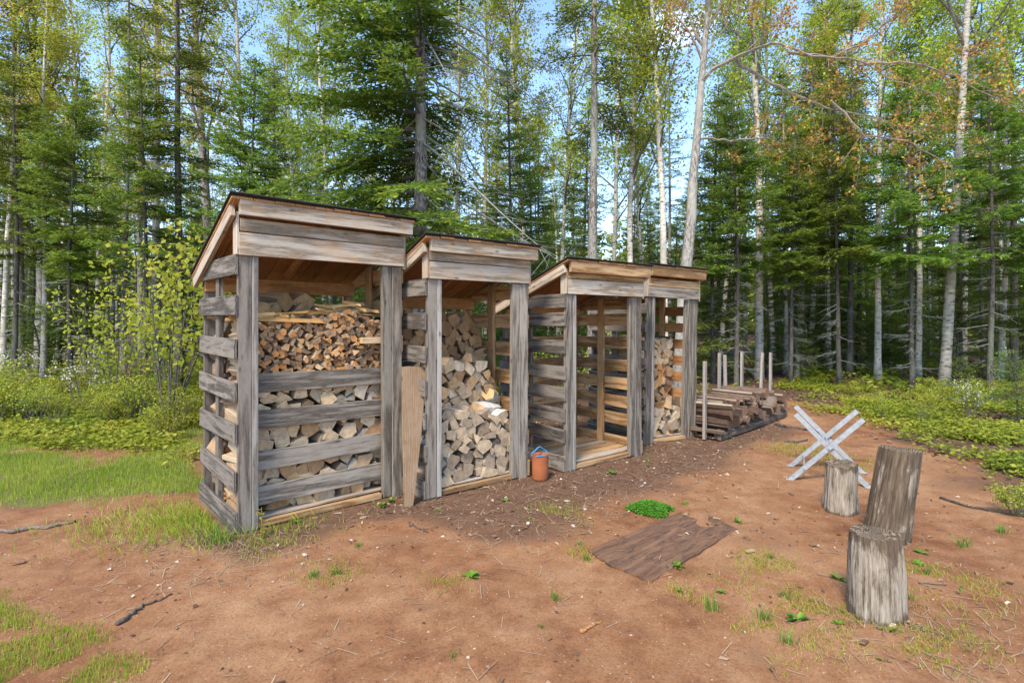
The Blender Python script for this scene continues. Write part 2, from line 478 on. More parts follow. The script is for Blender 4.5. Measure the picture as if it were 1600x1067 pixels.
def ground_z(x, y):
    x = np.asarray(x, float); y = np.asarray(y, float)
    z = (fbm(x * 0.9 + 3, y * 0.9 + 7, 4) - 0.5) * 0.05
    far = sstep(8.5, 16, y + 0.25 * np.abs(x))
    z = z + far * (fbm(x * 0.35 + 40, y * 0.35 + 11, 4) - 0.45) * 0.42
    return z - 0.012


def micro(x, y): return (fbm(x * 5, y * 5, 3) - 0.5) * 0.026 + (fbm(x * 11 + 5, y * 11, 2) - 0.5) * 0.012


def build_ground():
    def axis(a0, a1, fine, lo, hi):
        c = list(np.arange(a0, a1 + 1e-6, fine))
        s, p = fine, a1
        while p < hi: s *= 1.12; p += s; c.append(p)
        s, p, pre = fine, a0, []
        while p > lo: s *= 1.12; p -= s; pre.append(p)
        return np.array(pre[::-1] + c)
    X = axis(-5.5, 5.5, 0.06, -420, 420)
    Y = axis(1.2, 9.0, 0.05, -25, 700)
    gx, gy = np.meshgrid(X, Y)
    fx, fy = gx.ravel(), gy.ravel()
    z = ground_z(fx, fy)
    z = z + micro(fx, fy)
    V = np.stack([fx, fy, z], -1)
    nx, ny = len(X), len(Y)
    i = (np.arange(ny - 1)[:, None] * nx + np.arange(nx - 1)[None]).ravel()
    q = np.stack([i, i + 1, i + nx + 1, i + nx], -1)
    w = fbm(fx * 1.3, fy * 1.3, 4) - 0.5
    lawn = np.maximum(sstep(-0.35, 0.35, poly_sdf(fx, fy, LAWN) + w * 1.4) * (0.25 + 0.6 * sstep(0.31, 0.49, fbm(fx * 1.6 + 4, fy * 1.6, 4))), 0.35 * sstep(0.0, 0.3, poly_sdf(fx, fy, TURF) + w * 0.5))
    cover = sstep(-0.5, 0.6, poly_sdf(fx, fy, COVER) + w * 1.2) * 0.22
    damp = sstep(-0.45, 0.5, poly_sdf(fx, fy, DAMP_SOIL) + w * 1.1) * 0.92
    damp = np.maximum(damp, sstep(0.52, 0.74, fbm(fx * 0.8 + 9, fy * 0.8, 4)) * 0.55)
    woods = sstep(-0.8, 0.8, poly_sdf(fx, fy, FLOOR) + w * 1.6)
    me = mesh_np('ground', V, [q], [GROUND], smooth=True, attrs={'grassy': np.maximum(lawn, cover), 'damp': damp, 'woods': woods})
    o = link('ground', me)
    o['kind'] = 'structure'
build_ground()


# ------------------------------------------------------------------ boards
_box = {}
def box_mesh(dx, dy, dz, mat, bev=0.003):
    key = (round(dx, 3), round(dy, 3), round(dz, 3), mat.name)
    if key in _box: return _box[key]
    bm = bmesh.new()
    bmesh.ops.create_cube(bm, size=1)
    for v in bm.verts: v.co = Vector((v.co.x * dx, v.co.y * dy, v.co.z * dz))
    bmesh.ops.bevel(bm, geom=bm.edges[:], offset=min(bev, min(dx, dy, dz) * 0.2), segments=1, affect='EDGES')
    me = bpy.data.meshes.new('board')
    bm.to_mesh(me); bm.free()
    me.materials.append(mat)
    _box[key] = me
    return me
_axes = {0: Matrix.Identity(3), 1: Matrix(((0, -1, 0), (1, 0, 0), (0, 0, 1))), 2: Matrix(((0, 0, -1), (0, 1, 0), (1, 0, 0)))}
def board(name, parent, mat, lo, hi, wob=0.4, bev=0.003, pre=None, post=None):
    lo, hi = np.array(lo, float), np.array(hi, float)
    s = hi - lo
    k = int(np.argmax(s))
    dims = {0: (s[0], s[1], s[2]), 1: (s[1], s[0], s[2]), 2: (s[2], s[1], s[0])}[k]
    o = link(name, box_mesh(*dims, mat, bev), parent)
    w = Euler([R(random.uniform(-wob, wob)) for _ in range(3)]).to_matrix()
    m = Matrix.Translation((lo + hi) / 2) @ (w @ _axes[k]).to_4x4()
    if pre is not None: m = pre @ m
    if post is not None: m = m @ post
    o.matrix_local = m
    return o
def prism(name, parent, mat, poly, x0, x1):
    """polygon in the (y,z) plane, thickness along x; grain along y"""
    n = len(poly)
    V = [(y, -x0, z) for y, z in poly] + [(y, -x1, z) for y, z in poly]
    me = bpy.data.meshes.new(name)
    me.from_pydata(V, [], [list(range(n)), list(range(n, 2 * n))[::-1]] + [[i, i + n, (i + 1) % n + n, (i + 1) % n] for i in range(n)])
    bm = bmesh.new(); bm.from_mesh(me); bmesh.ops.recalc_face_normals(bm, faces=bm.faces); bm.to_mesh(me); bm.free()
    me.materials.append(mat)
    o = link(name, me, parent)
    o.matrix_local = _axes[1].to_4x4()
    return o
def sloped(name, parent, mat, x0, x1, y0, z0, y1, z1, th):
    """board lying along the roof slope, from (y0,z0) to (y1,z1) on its lower face"""
    L = math.hypot(y1 - y0, z1 - z0)
    a = math.atan2(z1 - z0, y1 - y0)
    o = link(name, box_mesh(L, x1 - x0, th, mat), parent)
    m = Matrix.Rotation(a, 3, 'X') @ _axes[1]
    nrm = Vector((0, -math.sin(a), math.cos(a)))
    c = Vector(((x0 + x1) / 2, (y0 + y1) / 2, (z0 + z1) / 2)) + nrm * th / 2
    o.matrix_local = Matrix.Translation(c) @ m.to_4x4()
    return o


PALEGREY = wood('pale_grey_edge', (0.12, 0.104, 0.089), (0.235, 0.212, 0.185), (0.33, 0.302, 0.268), (0.22, 0.19, 0.16), 0.52, 0.72)
POSTG = wood('corner_post_grey', (0.055, 0.043, 0.034), (0.14, 0.116, 0.093), (0.235, 0.20, 0.162), (0.15, 0.11, 0.08), 0.52, 0.74)
def make_shed(label, loc, yaw, W, D, zt, zf, zb, slats, sw, lintel, mats, front=(), roll=0.0, floor_slats=False, wide_right=0.09, backs=True):
    """x along the front, y to the back, z up, origin at the front left corner"""
    s = empty('firewood_shed', (loc[0], loc[1], 0), (0, R(roll), R(yaw)))
    tag(s, label, 'shed', 'firewood sheds in a row')
    j = lambda a: random.uniform(-a, a)
    side, frontm, inner, faceA, faceB = mats
    yb = D + 0.06
    sl = (zb - zf) / (yb + 0.10)
    zr = lambda y: zf + sl * (y + 0.10)                # underside of the roof boards
    # corner posts
    board('post', s, POSTG, (0, 0, 0), (0.092, 0.038, zt), 0.3)
    board('post', s, PALEGREY, (0.094, -0.007, 0.0), (0.134, 0.075, zt - 0.004), 0.3)
    board('post', s, frontm, (W - wide_right, 0, -0.03), (W, 0.04, zt), 0.3)
    board('post', s, frontm, (W - wide_right - 0.088, 0.008, 0.0), (W - wide_right - 0.001, 0.05, zt - 0.003), 0.5)
    for x in (0.001, W - 0.091):
        board('post', s, DGREY if x < 0.1 else inner, (x, D - 0.045, 0), (x + 0.09, D - 0.001, zr(D) - 0.1), 0.3)
    for x in (0.001, W - 0.04):
        board('stud', s, DGREY if x < 0.1 else TAN, (x, D * 0.52, 0.05), (x + 0.039, D * 0.52 + 0.088, zr(D * 0.52) - 0.09), 0.4)
    # side slats, left and right
    for x0, m in ((-0.026, side), (W + 0.003, inner)):
        for i, z in enumerate(slats):
            y0, y1 = (-0.004 if x0 < 0 else 0.02) + j(0.004), D + 0.01 + j(0.015)
            lim = zr(y1) - 0.03
            if z > lim - 0.0:
                ys = max(0.1, min(y1, (z + 0.03 - zf) / sl - 0.10))
                pts = [(y0, z - sw), (y1, min(z - sw, lim - 0.03)), (y1, lim), (ys, z), (y0, z)]
                prism('slat', s, m, pts, x0, x0 + 0.022)
            else:
                board('slat', s, m, (x0, y0, z - sw), (x0 + 0.022, y1, z), 0.7)
        board('base_board', s, m if x0 < 0 else inner, (x0 - 0.002, 0.0, 0.0), (x0 + 0.024, D + 0.01, 0.148), 0.3)
    # back slats
    if backs:
        for z in slats:
            if z < zr(D) - 0.22:
                board('slat', s, inner, (-0.01 + j(0.01), D + 0.002, z - sw), (W + 0.01 + j(0.01), D + 0.023, z), 0.5)
    board('back_beam', s, ORANGE, (0.0, D - 0.085, zr(D) - 0.15), (W, D - 0.047, zr(D) - 0.028), 0.2)
    # floor and sill
    board('sill', s, TAN, (0.136, 0.012, 0.0), (W - 0.185, 0.06, 0.045), 0.2)
    board('joist', s, TAN, (0.1, D - 0.14, 0.0), (W - 0.1, D - 0.1, 0.045), 0.2)
    n = int((D - 0.2) / 0.135)
    for i in range(n):
        y = 0.07 + i * 0.135
        board('floor_slat', s, TAN if i % 3 else PALE, (0.045, y, 0.046), (W - 0.045, y + 0.1, 0.066), 0.2)
    # lintel boards and fascia across the front
    z = zt
    for i, h in enumerate(lintel):
        board('lintel_board', s, faceB if i == 0 else faceA, (0.003 + j(0.004), -0.026 - 0.002 * i, z + 0.002), (W + 0.002 + j(0.006), -0.003, z + h - 0.004), 0.25)
        z += h
    board('fascia_board', s, faceA, (-0.012, -0.088, zf - 0.107), (W + 0.055, -0.05, zf - 0.003), 0.1)
    board('corner_block', s, PALE, (-0.018, -0.024, zt + 0.003), (0.0015, 0.062, zr(0.06) - 0.012), 0.2)
    board('corner_block', s, PALE, (W + 0.004, -0.02, zt - 0.02), (W + 0.024, 0.065, zr(0.06) - 0.012), 0.2)
    # rafters, roof boards and felt
    th = 0.088
    for x0, m in ((-0.060, PALE), (W + 0.028, PALE)):
        sloped('rake_board', s, m, x0, x0 + 0.033, -0.047, zr(-0.047) - th - 0.004, yb - 0.01, zr(yb - 0.01) - th - 0.004, th)
    sloped('rafter', s, ORANGE, W * 0.5 - 0.02, W * 0.5 + 0.018, 0.01, zr(0.01) - 0.07, D - 0.1, zr(D - 0.1) - 0.07, 0.066)
    x0, x1 = -0.068, W + 0.072
    k = max(6, round((x1 - x0) / 0.145))
    for i in range(k):
        a = x0 + (x1 - x0) * i / k
        b = x0 + (x1 - x0) * (i + 1) / k
        e = j(0.008)
        sloped('roof_board', s, ORANGE, a + 0.002, b - 0.002, -0.10 + e, zr(-0.10 + e), yb, zr(yb), 0.022)
    sloped('roofing_felt', s, FELT, x0 - 0.012, x1 + 0.012, -0.116, zr(-0.116) + 0.027, yb + 0.012, zr(yb + 0.012) + 0.027, 0.009)
    # removable boards across the front
    for (z, dz) in front:
        board('front_board', s, GREY, (0.02, 0.083, z - 0.14), (W - 0.05, 0.105, z), 0.2, post=Matrix.Rotation(R(dz), 4, 'Y'))
    M = Matrix.Translation((loc[0], loc[1], 0)) @ Euler((0, R(roll), R(yaw))).to_matrix().to_4x4()
    return s, M


SH1, M1 = make_shed('tall weathered firewood shed with four boards across its front, nearest of the row', G(372, 834), 42.0, 1.31, 1.0,
    1.955, 2.335, 1.86, [1.96, 1.675, 1.37, 1.067, 0.767, 0.444], 0.14, [0.165, 0.095],
    (DGREY, GREY, TAN, PALE, PALE), front=[(1.10, 0.9), (0.83, 0.6), (0.535, 0), (0.28, -0.3)])
SH2, M2 = make_shed('open fronted firewood shed stacked with split logs behind the leaning plywood offcut', G(668, 780), 38.5, 1.10, 1.0,
    1.845, 2.175, 1.74, [1.845, 1.56, 1.28, 1.0, 0.72, 0.445], 0.14, [0.15, 0.09],
    (DGREY, GREY, TAN, PALE, PALE), wide_right=0.10)
SH3, M3 = make_shed('empty firewood shed with slatted sides and a bare slatted floor', G(884.5, 737), 38.0, 1.16, 1.05,
    1.755, 2.075, 1.66, [1.76, 1.57, 1.30, 1.04, 0.83, 0.62, 0.42], 0.135, [0.155, 0.085],
    (DGREY, GREY, TAN, TAN, PALE), floor_slats=True, wide_right=0.10)
SH4, M4 = make_shed('smallest firewood shed with a thin column of logs, farthest of the row', G(1008, 695), 33.0, 0.93, 1.0,
    1.78, 2.14, 1.74, [1.70, 1.48, 1.26, 1.04, 0.82, 0.60, 0.40], 0.125, [0.13, 0.10],
    (DGREY, GREY, ORANGE, TAN, GREY), roll=1.2, wide_right=0.14)


# ------------------------------------------------------------------ firewood
def clip(poly, n, d):
    out = []
    m = len(poly)
    for i in range(m):
        a, b = poly[i], poly[(i + 1) % m]
        da, db = a @ n - d, b @ n - d
        if da <= 0: out.append(a)
        if (da < 0 < db) or (db < 0 < da): out.append(a + (b - a) * da / (da - db))
    return out


def cells(x0, x1, z0, top, size, seed, flat=1.25):
    """irregular tight packing of the region z0..top(x): a list of polygons"""
    r = np.random.default_rng(seed)
    pts, ghost = [], []
    dx, dz = size * flat, size / flat * 0.95
    zmax = max(top(x) for x in np.linspace(x0, x1, 30)) + 2 * dz
    k = 0
    z = z0 + dz * 0.5
    while z < zmax:
        x = x0 + dx * (0.5 if k % 2 else 0.05)
        while x < x1:
            p = np.array([x + r.normal(0, dx * 0.2), z + r.normal(0, dz * 0.2)])
            if x0 < p[0] < x1:
                (pts if p[1] < top(p[0]) else ghost).append(p)
            x += dx * r.uniform(0.75, 1.25)
        z += dz; k += 1
    allp = np.array(pts + ghost)
    w = r.uniform(-0.25, 0.25, len(allp)) * size ** 2
    out = []
    for i in range(len(pts)):
        p = allp[i]
        poly = [np.array(c, float) for c in ((x0, z0), (x1, z0), (x1, zmax), (x0, zmax))]
        d2 = ((allp - p) ** 2).sum(1)
        for jx in np.argsort(d2)[1:26]:
            q = allp[jx]
            n = q - p
            L = np.linalg.norm(n) + 1e-9
            n = n / L
            off = L / 2 + (w[i] - w[jx]) / (2 * L)
            poly = clip(poly, n, p @ n + off)
            if len(poly) < 3: break
        if len(poly) < 3: continue
        poly = np.array(poly)
        lo, hi = poly.min(0), poly.max(0)
        if max(hi - lo) > size * 2.6: poly = p + np.clip(poly - p, -size * 0.8, size * 0.8)
        # drop slight corners: split wood is wedges and quarters
        target = r.choice([3, 4, 5, 5, 6])
        while len(poly) > target:
            a = poly - np.roll(poly, 1, 0); b = np.roll(poly, -1, 0) - poly
            area = np.abs(a[:, 0] * b[:, 1] - a[:, 1] * b[:, 0])
            i0 = int(np.argmin(area))
            if area[i0] > 0.5 * size * size: break
            poly = np.delete(poly, i0, 0)
        c = poly.mean(0)
        out.append((c, (poly - c) * r.uniform(0.955, 1.0)))
    return out


def log_verts(poly, L, r, arc=True, rough=0.06):
    """wedge of split wood, axis along x: (verts, polys, material index per poly) with 0 end, 1 split face, 2 bark"""
    n = len(poly)
    e = np.linalg.norm(np.roll(poly, -1, 0) - poly, axis=1)
    barked = int(np.argmax(e)) if arc else -1
    ring, kind = [], []
    for i in range(n):
        a, b = poly[i], poly[(i + 1) % n]
        ring.append(a)
        if i == barked:
            nrm = np.array([(b - a)[1], -(b - a)[0]]) / (e[i] + 1e-9)
            for t, h in ((0.25, 0.10), (0.5, 0.135), (0.75, 0.10)):
                ring.append(a + (b - a) * t + nrm * h * e[i] * 0.55); kind.append(2)
            kind.append(2)
        else:
            m = a + (b - a) * r.uniform(0.35, 0.65)
            nrm = np.array([(b - a)[1], -(b - a)[0]])
            ring.append(m + nrm * r.uniform(-rough, rough * 0.5)); kind += [1, 1]
    ring = np.array(ring)
    k = len(ring)
    tw = r.uniform(-0.12, 0.12)
    ring2 = ring @ np.array([[math.cos(tw), -math.sin(tw)], [math.sin(tw), math.cos(tw)]]) * r.uniform(0.88, 1.06)
    sk = r.uniform(-0.12, 0.12, 2)
    xa = -L / 2 + (ring @ sk)
    xb = L / 2 + (ring2 @ (sk + r.uniform(-0.1, 0.1, 2)))
    V = np.vstack([np.column_stack([xa, ring]), np.column_stack([xb, ring2])])
    return V, k, kind


def log_mesh(V, k, kind, mats):
    me = bpy.data.meshes.new('log')
    F_ = [list(range(k)), list(range(2 * k - 1, k - 1, -1))] + [[i, i + k, (i + 1) % k + k, (i + 1) % k] for i in range(k)]
    me.from_pydata([tuple(v) for v in V], [], F_)
    for m in mats: me.materials.append(m)
    me.polygons.foreach_set('material_index', [0, 0] + kind)
    bm = bmesh.new(); bm.from_mesh(me); bmesh.ops.recalc_face_normals(bm, faces=bm.faces); bm.to_mesh(me); bm.free()
    return me


REST = Mesher()                                       # logs past the number that can be told apart
def stack(M, name, label, group, cat, x0, x1, z0, top, size, yfront, L, seed, mats, depth=0.03, tilt=5, birch=0.0, flat=1.25, limit=10**9, mass=None, arc=True):
    r = np.random.default_rng(seed)
    cs = cells(x0, x1, z0, top, size, seed, flat)
    cs.sort(key=lambda c: -c[0][1])
    ms = Mesher(); mi = []
    for i, (c, poly) in enumerate(cs):
        l = L * r.uniform(0.9, 1.06)
        V, k, kind = log_verts(poly, l, r, arc)
        y = yfront + l / 2 + r.uniform(-depth, depth)
        m = M @ Matrix.Translation((c[0], y, c[1])) @ Euler((R(r.uniform(-tilt, tilt)) * 0.6, R(r.uniform(-tilt, tilt)) * 0.3, R(r.uniform(-tilt, tilt)) * 0.8)).to_matrix().to_4x4() @ Matrix.Rotation(R(90), 4, 'Z')
        if i < limit:
            mm = list(mats)
            if r.random() < birch: mm[2] = B_BIRCH
            o = link(name, log_mesh(V, k, kind, mm))
            o.matrix_world = m
            row = int((c[1] - z0) / (3 * size)); colm = int(3 * (c[0] - x0) / (x1 - x0 + 1e-6))
            where = ['floor level', 'the lower layers', 'the middle layers', 'the upper layers', 'the top layers'][min(4, row)] + ', ' + ['left end', 'centre', 'right end'][colm]
            tag(o, ('white barked ' + label if mm[2] is B_BIRCH else label) + ', ' + where, cat, group)
        else:
            A = np.array(m)
            W_ = V @ A[:3, :3].T + A[:3, 3]
            idx = np.arange(k)
            (ms if mass else REST).add(np.vstack([W_, W_[:k].mean(0, keepdims=True)]), np.stack([idx, idx + k, (idx + 1) % k + k, (idx + 1) % k], -1),
                   np.stack([idx, (idx + 1) % k, np.full(k, 2 * k)], -1), r.random())
            mi.append(k)
    if mi and mass:
        me = ms.mesh(mass[0], S_KINDA)
        me.materials.append(E_KINDA)
        nq = sum(len(q) for q in ms.q)
        me.polygons.foreach_set('material_index', [0] * nq + [1] * (len(me.polygons) - nq))
        o = link(mass[0], me)
        tag(o, mass[1], mass[2], kind='stuff')
    return len(cs)


nl = 0
# nearest shed: large splits behind the front boards, kindling above, a second row behind
nl += stack(M1, 'split_log', 'split log behind the tallest shed front boards', 'logs behind the front boards', 'log', 0.045, 1.25, 0.07, lambda x: 1.04, 0.108, 0.128, 0.40, 3,
      (E_TAN, S_TAN, B_BROWN), depth=0.02, tilt=12, birch=0.45, flat=1.15)
nl += stack(M1, 'split_log', 'split log in the tallest shed rear row', 'logs in the rear row of the tallest shed', 'log', 0.05, 1.25, 0.07, lambda x: 1.66 - 0.10 * math.sin(x * 7) - 0.12 * (x > 0.75), 0.135, 0.54, 0.38, 4,
      (E_BROWN, S_TAN, B_BROWN), depth=0.03, tilt=8, birch=0.25, limit=26)
KM = (E_KIND, S_TAN, S_GREY)
kin = stack(M1, 'kindling_stick', 'thin kindling stick packed above the front boards', 'kindling above the front boards', 'kindling', 0.06, 1.24, 1.075, lambda x: 1.53 - 0.05 * math.sin(x * 4.2 + 0.5) - 0.06 * (x > 1.0), 0.041, 0.125, 0.36, 5,
      KM, depth=0.03, tilt=7, flat=1.55, limit=300, arc=False,
      mass=('kindling_pile', 'lower layers of thin kindling packed behind the top front board', 'kindling'))
# middle shed: three rows stepping down to the front
nl += stack(M2, 'split_log', 'brown split log, open shed back row', 'back row logs in the open shed', 'log', 0.06, 1.00, 0.07, lambda x: 1.56 - 0.35 * sstep(0.80, 1.0, x), 0.098, 0.60, 0.36, 7,
      (E_BROWN, S_TAN, B_BROWN), depth=0.03, tilt=4, limit=44)
nl += stack(M2, 'split_log', 'tan split log, open shed middle row', 'middle row logs in the open shed', 'log', 0.06, 0.99, 0.40, lambda x: 1.08 - 0.22 * sstep(0.75, 1.0, x), 0.10, 0.34, 0.30, 8,
      (E_TAN, S_TAN, B_BROWN), depth=0.03, tilt=5, limit=44)
nl += stack(M2, 'split_log', 'greyed split log, open shed front row', 'front row logs in the open shed', 'log', 0.06, 1.03, 0.07, lambda x: 0.66 - 0.12 * sstep(0.5, 1.0, x), 0.102, 0.07, 0.30, 9,
      (E_GREY, S_GREY, B_BROWN), depth=0.025, tilt=5, birch=0.15)
# farthest shed
nl += stack(M4, 'split_log', 'split log in the farthest shed thin column', 'column of logs in the farthest shed', 'log', 0.05, 0.82, 0.07, lambda x: 1.26, 0.088, 0.30, 0.38, 10,
      (E_TAN, S_TAN, B_BROWN), depth=0.03, tilt=5, limit=34)
nl += stack(M4, 'split_log', 'greyed split log in the farthest shed low pile', 'low pile of logs in the farthest shed', 'log', 0.06, 0.86, 0.07, lambda x: 0.40 + 0.04 * math.sin(9 * x), 0.105, 0.07, 0.22, 12,
      (E_GREY, S_GREY, B_BROWN), depth=0.03, tilt=6, limit=24)
me = REST.mesh('stacked_logs', S_KINDA)
me.materials.append(E_KINDA)
nq = sum(len(q) for q in REST.q)
me.polygons.foreach_set('material_index', [0] * nq + [1] * (len(me.polygons) - nq))
tag(link('stacked_logs', me), 'remaining firewood half hidden in the lower parts of the rear rows', 'firewood', kind='stuff')


def loose_log(M, name, label, cat, poly, L, at, rot, mats, seed, group=None, arc=True):
    r = np.random.default_rng(seed)
    V, k, kind = log_verts(np.array(poly, float), L, r, arc)
    o = link(name, log_mesh(V, k, kind, mats))
    o.matrix_world = M @ Matrix.Translation(at) @ Euler([R(a) for a in rot]).to_matrix().to_4x4()
    return tag(o, label, cat, group)


def wedge(r, w, h): return [(-w / 2, -h / 2), (w / 2, -h / 2 * r.uniform(0.4, 1)), (w * r.uniform(0.1, 0.4), h / 2), (-w * 0.3, h / 2 * r.uniform(0.5, 1))]
_r = np.random.default_rng(77)
# loose bright sticks lying on the kindling
for i in range(46):
    x = _r.uniform(0.12, 1.18)
    loose_log(M1, 'kindling_stick', 'bright loose kindling stick on top of the packed kindling, ' + ['left end', 'left of centre', 'right of centre', 'right end'][min(3, int((x - 0.12) / 0.265))], 'kindling', wedge(_r, _r.uniform(0.02, 0.045), _r.uniform(0.012, 0.028)), _r.uniform(0.18, 0.38),
              (x, _r.uniform(0.16, 0.42), 1.545 - 0.05 * math.sin(x * 4.2 + 0.5) - 0.05 * (x > 1) + _r.uniform(0, 0.05)), (_r.uniform(-20, 20), _r.uniform(-7, 7), _r.choice([0, 0, 20, 60, 90, -35]) + _r.uniform(-15, 15)),
              (S_BRIGHT, S_BRIGHT, S_TAN), 100 + i, 'loose kindling on top of the stack', False)
loose_log(M1, 'kindling_stick', 'long pale stick lying crosswise along the top of the kindling', 'kindling', wedge(_r, 0.05, 0.028), 0.62, (0.40, 0.115, 1.50), (5, 2, 3), (S_BRIGHT, S_BRIGHT, S_TAN), 190, None, False)
loose_log(M1, 'kindling_stick', 'short pale block lying crosswise at the right of the kindling', 'kindling', wedge(_r, 0.06, 0.05), 0.26, (1.10, 0.085, 1.33), (0, 0, 2), (S_BRIGHT, S_TAN, S_TAN), 191, None, False)
loose_log(M2, 'split_log', 'birch log with white bark lying aslant on the right of the front row', 'log', [(-0.07, -0.05), (0.07, -0.05), (0.075, 0.02), (0.0, 0.07), (-0.075, 0.02)], 0.34, (0.80, 0.28, 0.64), (200, 6, 25), (E_TAN, B_BIRCH, B_BIRCH), 192)
loose_log(M2, 'split_log', 'birch log with white bark propped against the right slats', 'log', [(-0.06, -0.05), (0.06, -0.05), (0.065, 0.02), (0.0, 0.06), (-0.065, 0.02)], 0.30, (0.95, 0.40, 0.72), (190, 22, 40), (S_BRIGHT, B_BIRCH, B_BIRCH), 193)
loose_log(M2, 'split_log', 'long tan split log lying on top of the middle row', 'log', wedge(_r, 0.11, 0.08), 0.38, (0.78, 0.44, 1.12), (8, 8, 35), (E_TAN, S_TAN, B_BROWN), 194)
loose_log(M4, 'split_log', 'pale split log lying on top of the low pile', 'log', wedge(_r, 0.11, 0.08), 0.40, (0.62, 0.19, 0.46), (8, -6, 40), (E_TAN, S_TAN, B_BROWN), 195)
# ------------------------------------------------------------------ log pile on a low timber rack
def gz(x, y): return float(ground_z(x, y))
PA = G(1126, 689)
PYAW = 45.5
MP = Matrix.Translation((PA[0], PA[1], 0)) @ Matrix.Rotation(R(PYAW), 4, 'Z')
rk = empty('log_rack', (PA[0], PA[1], 0), (0, 0, R(PYAW)))
tag(rk, 'low timber rack of brown beams with upright stakes beyond the last shed', 'log rack')
RB = wood('damp_brown_beam', (0.06, 0.042, 0.03), (0.15, 0.105, 0.075), (0.25, 0.185, 0.14), (0.10, 0.06, 0.04), 0.45, 0.7)
board('beam', rk, RB, (0, 0, 0.0), (2.45, 0.05, 0.085))
board('beam', rk, RB, (0.02, 0.052, 0.02), (2.5, 0.09, 0.12), 0.6)
board('beam', rk, RB, (0, 0.58, 0.0), (2.45, 0.63, 0.085))
for x in (-0.04, 0.8, 1.6, 2.40):
    board('crosspiece', rk, RB, (x, 0.0 if x > 0 else -0.03, 0.087), (x + 0.09, 0.65, 0.125))
for (x, y, h, lean) in ((-0.07, 0.17, 0.98, 0.5), (1.42, 0.64, 1.0, 1), (1.68, 0.64, 0.96, -3), (2.28, 0.64, 0.98, 1), (2.40, 0.40, 0.98, 8), (2.47, 0.26, 0.98, 1)):
    board('stake', rk, STAKE, (x, y, 0.0), (x + 0.055, y + 0.035, h), 0.4, pre=Matrix.Translation((x, y, 0)) @ Matrix.Rotation(R(lean), 4, 'Y') @ Matrix.Translation((-x, -y, 0)))
_r = np.random.default_rng(21)
z = 0.125
for layer, (xa, xb) in enumerate(((0.08, 2.3), (0.10, 2.2), (0.06, 1.9))):
    x = xa
    while x < xb:
        rd = _r.uniform(0.052, 0.082)
        kk = _r.integers(7, 10)
        if _r.random() < 0.45:
            an = np.sort(_r.uniform(0, np.pi, 4)); an = np.concatenate([an, [np.pi * 1.02, 1.98 * np.pi]])
        else:
            an = np.arange(kk) * 2 * np.pi / kk + _r.uniform(-0.2, 0.2, kk)
        poly = np.column_stack([np.cos(an), np.sin(an)]) * rd * _r.uniform(0.88, 1.1, (len(an), 1))
        L = _r.uniform(0.52, 0.72)
        V, k, kind = log_verts(poly, L, _r, False, 0.03)
        o = link('round_log', log_mesh(V, k, [2 if _r.random() < 0.8 else 1 for _ in kind], (E_DARK, S_GREY if _r.random() < 0.3 else B_BROWN, B_DARK)))
        o.matrix_world = MP @ Matrix.Translation((x + rd, 0.32 + _r.uniform(-0.08, 0.06), z + rd * 0.9 + _r.uniform(-0.01, 0.02))) @ Euler((R(_r.uniform(-3, 3)), 0, R(90 + _r.uniform(-6, 6)))).to_matrix().to_4x4() @ Matrix.Rotation(_r.uniform(0, 6), 4, 'X')
        tag(o, 'dark log on the low timber rack, ' + ['bottom layer', 'second layer', 'third layer', 'topmost layer'][layer] + ', ' + ['near left end', 'left of centre', 'right of centre', 'far right end'][min(3, int(x / 0.6))], 'log', 'logs on the low rack')
        x += rd * 2.02
    z += 0.105


# ------------------------------------------------------------------ chopping stumps
def stump_mats():
    m, nt, b = newmat('weathered_stump_side')
    v, rnd = obj_coords(nt, (26, 26, 2.6), 30)
    v2, _ = obj_coords(nt, (6, 6, 2.4), 12)
    n1 = noise(nt, v, 2.0, 9, 0.72)
    n2 = noise(nt, v2, 1.5, 6, 0.65, 0.4)
    pale = ramp(nt, [(0.36, (0.075, 0.052, 0.034)), (0.47, (0.265, 0.215, 0.160)), (0.66, (0.46, 0.40, 0.32))], n1)
    dark = ramp(nt, [(0.3, (0.035, 0.026, 0.018)), (0.55, (0.14, 0.10, 0.065)), (0.8, (0.34, 0.27, 0.19))], n1)
    a = N(nt, 'ShaderNodeAttribute', attribute_name='tint')
    s = math_(nt, 'ADD', n2, math_(nt, 'MULTIPLY', a.outputs['Fac'], 0.45))
    c = mix(nt, ramp(nt, [(0.55, (0, 0, 0)), (0.64, (1, 1, 1))], s), pale, dark)
    nt.links.new(c, b.inputs['Base Color'])
    bump(nt, b, n1, 0.9, 0.02)
    m2, nt, b = newmat('weathered_stump_top')
    v, rnd = obj_coords(nt, (1, 1, 1), 2)
    w = N(nt, 'ShaderNodeTexWave', Scale=22.0, Distortion=3.0, Detail=3)
    w.wave_type = 'RINGS'; w.rings_direction = 'Z'
    nt.links.new(v, w.inputs['Vector'])
    n1 = noise(nt, v, 30, 6, 0.7)
    g = mix(nt, 0.6, w.outputs['Fac'], n1)
    c = ramp(nt, [(0.25, (0.045, 0.03, 0.02)), (0.5, (0.15, 0.108, 0.072)), (0.75, (0.28, 0.22, 0.155))], g)
    nt.links.new(c, b.inputs['Base Color'])
    bump(nt, b, g, 0.9, 0.015)
    return m, m2
ST_SIDE, ST_TOP = stump_mats()


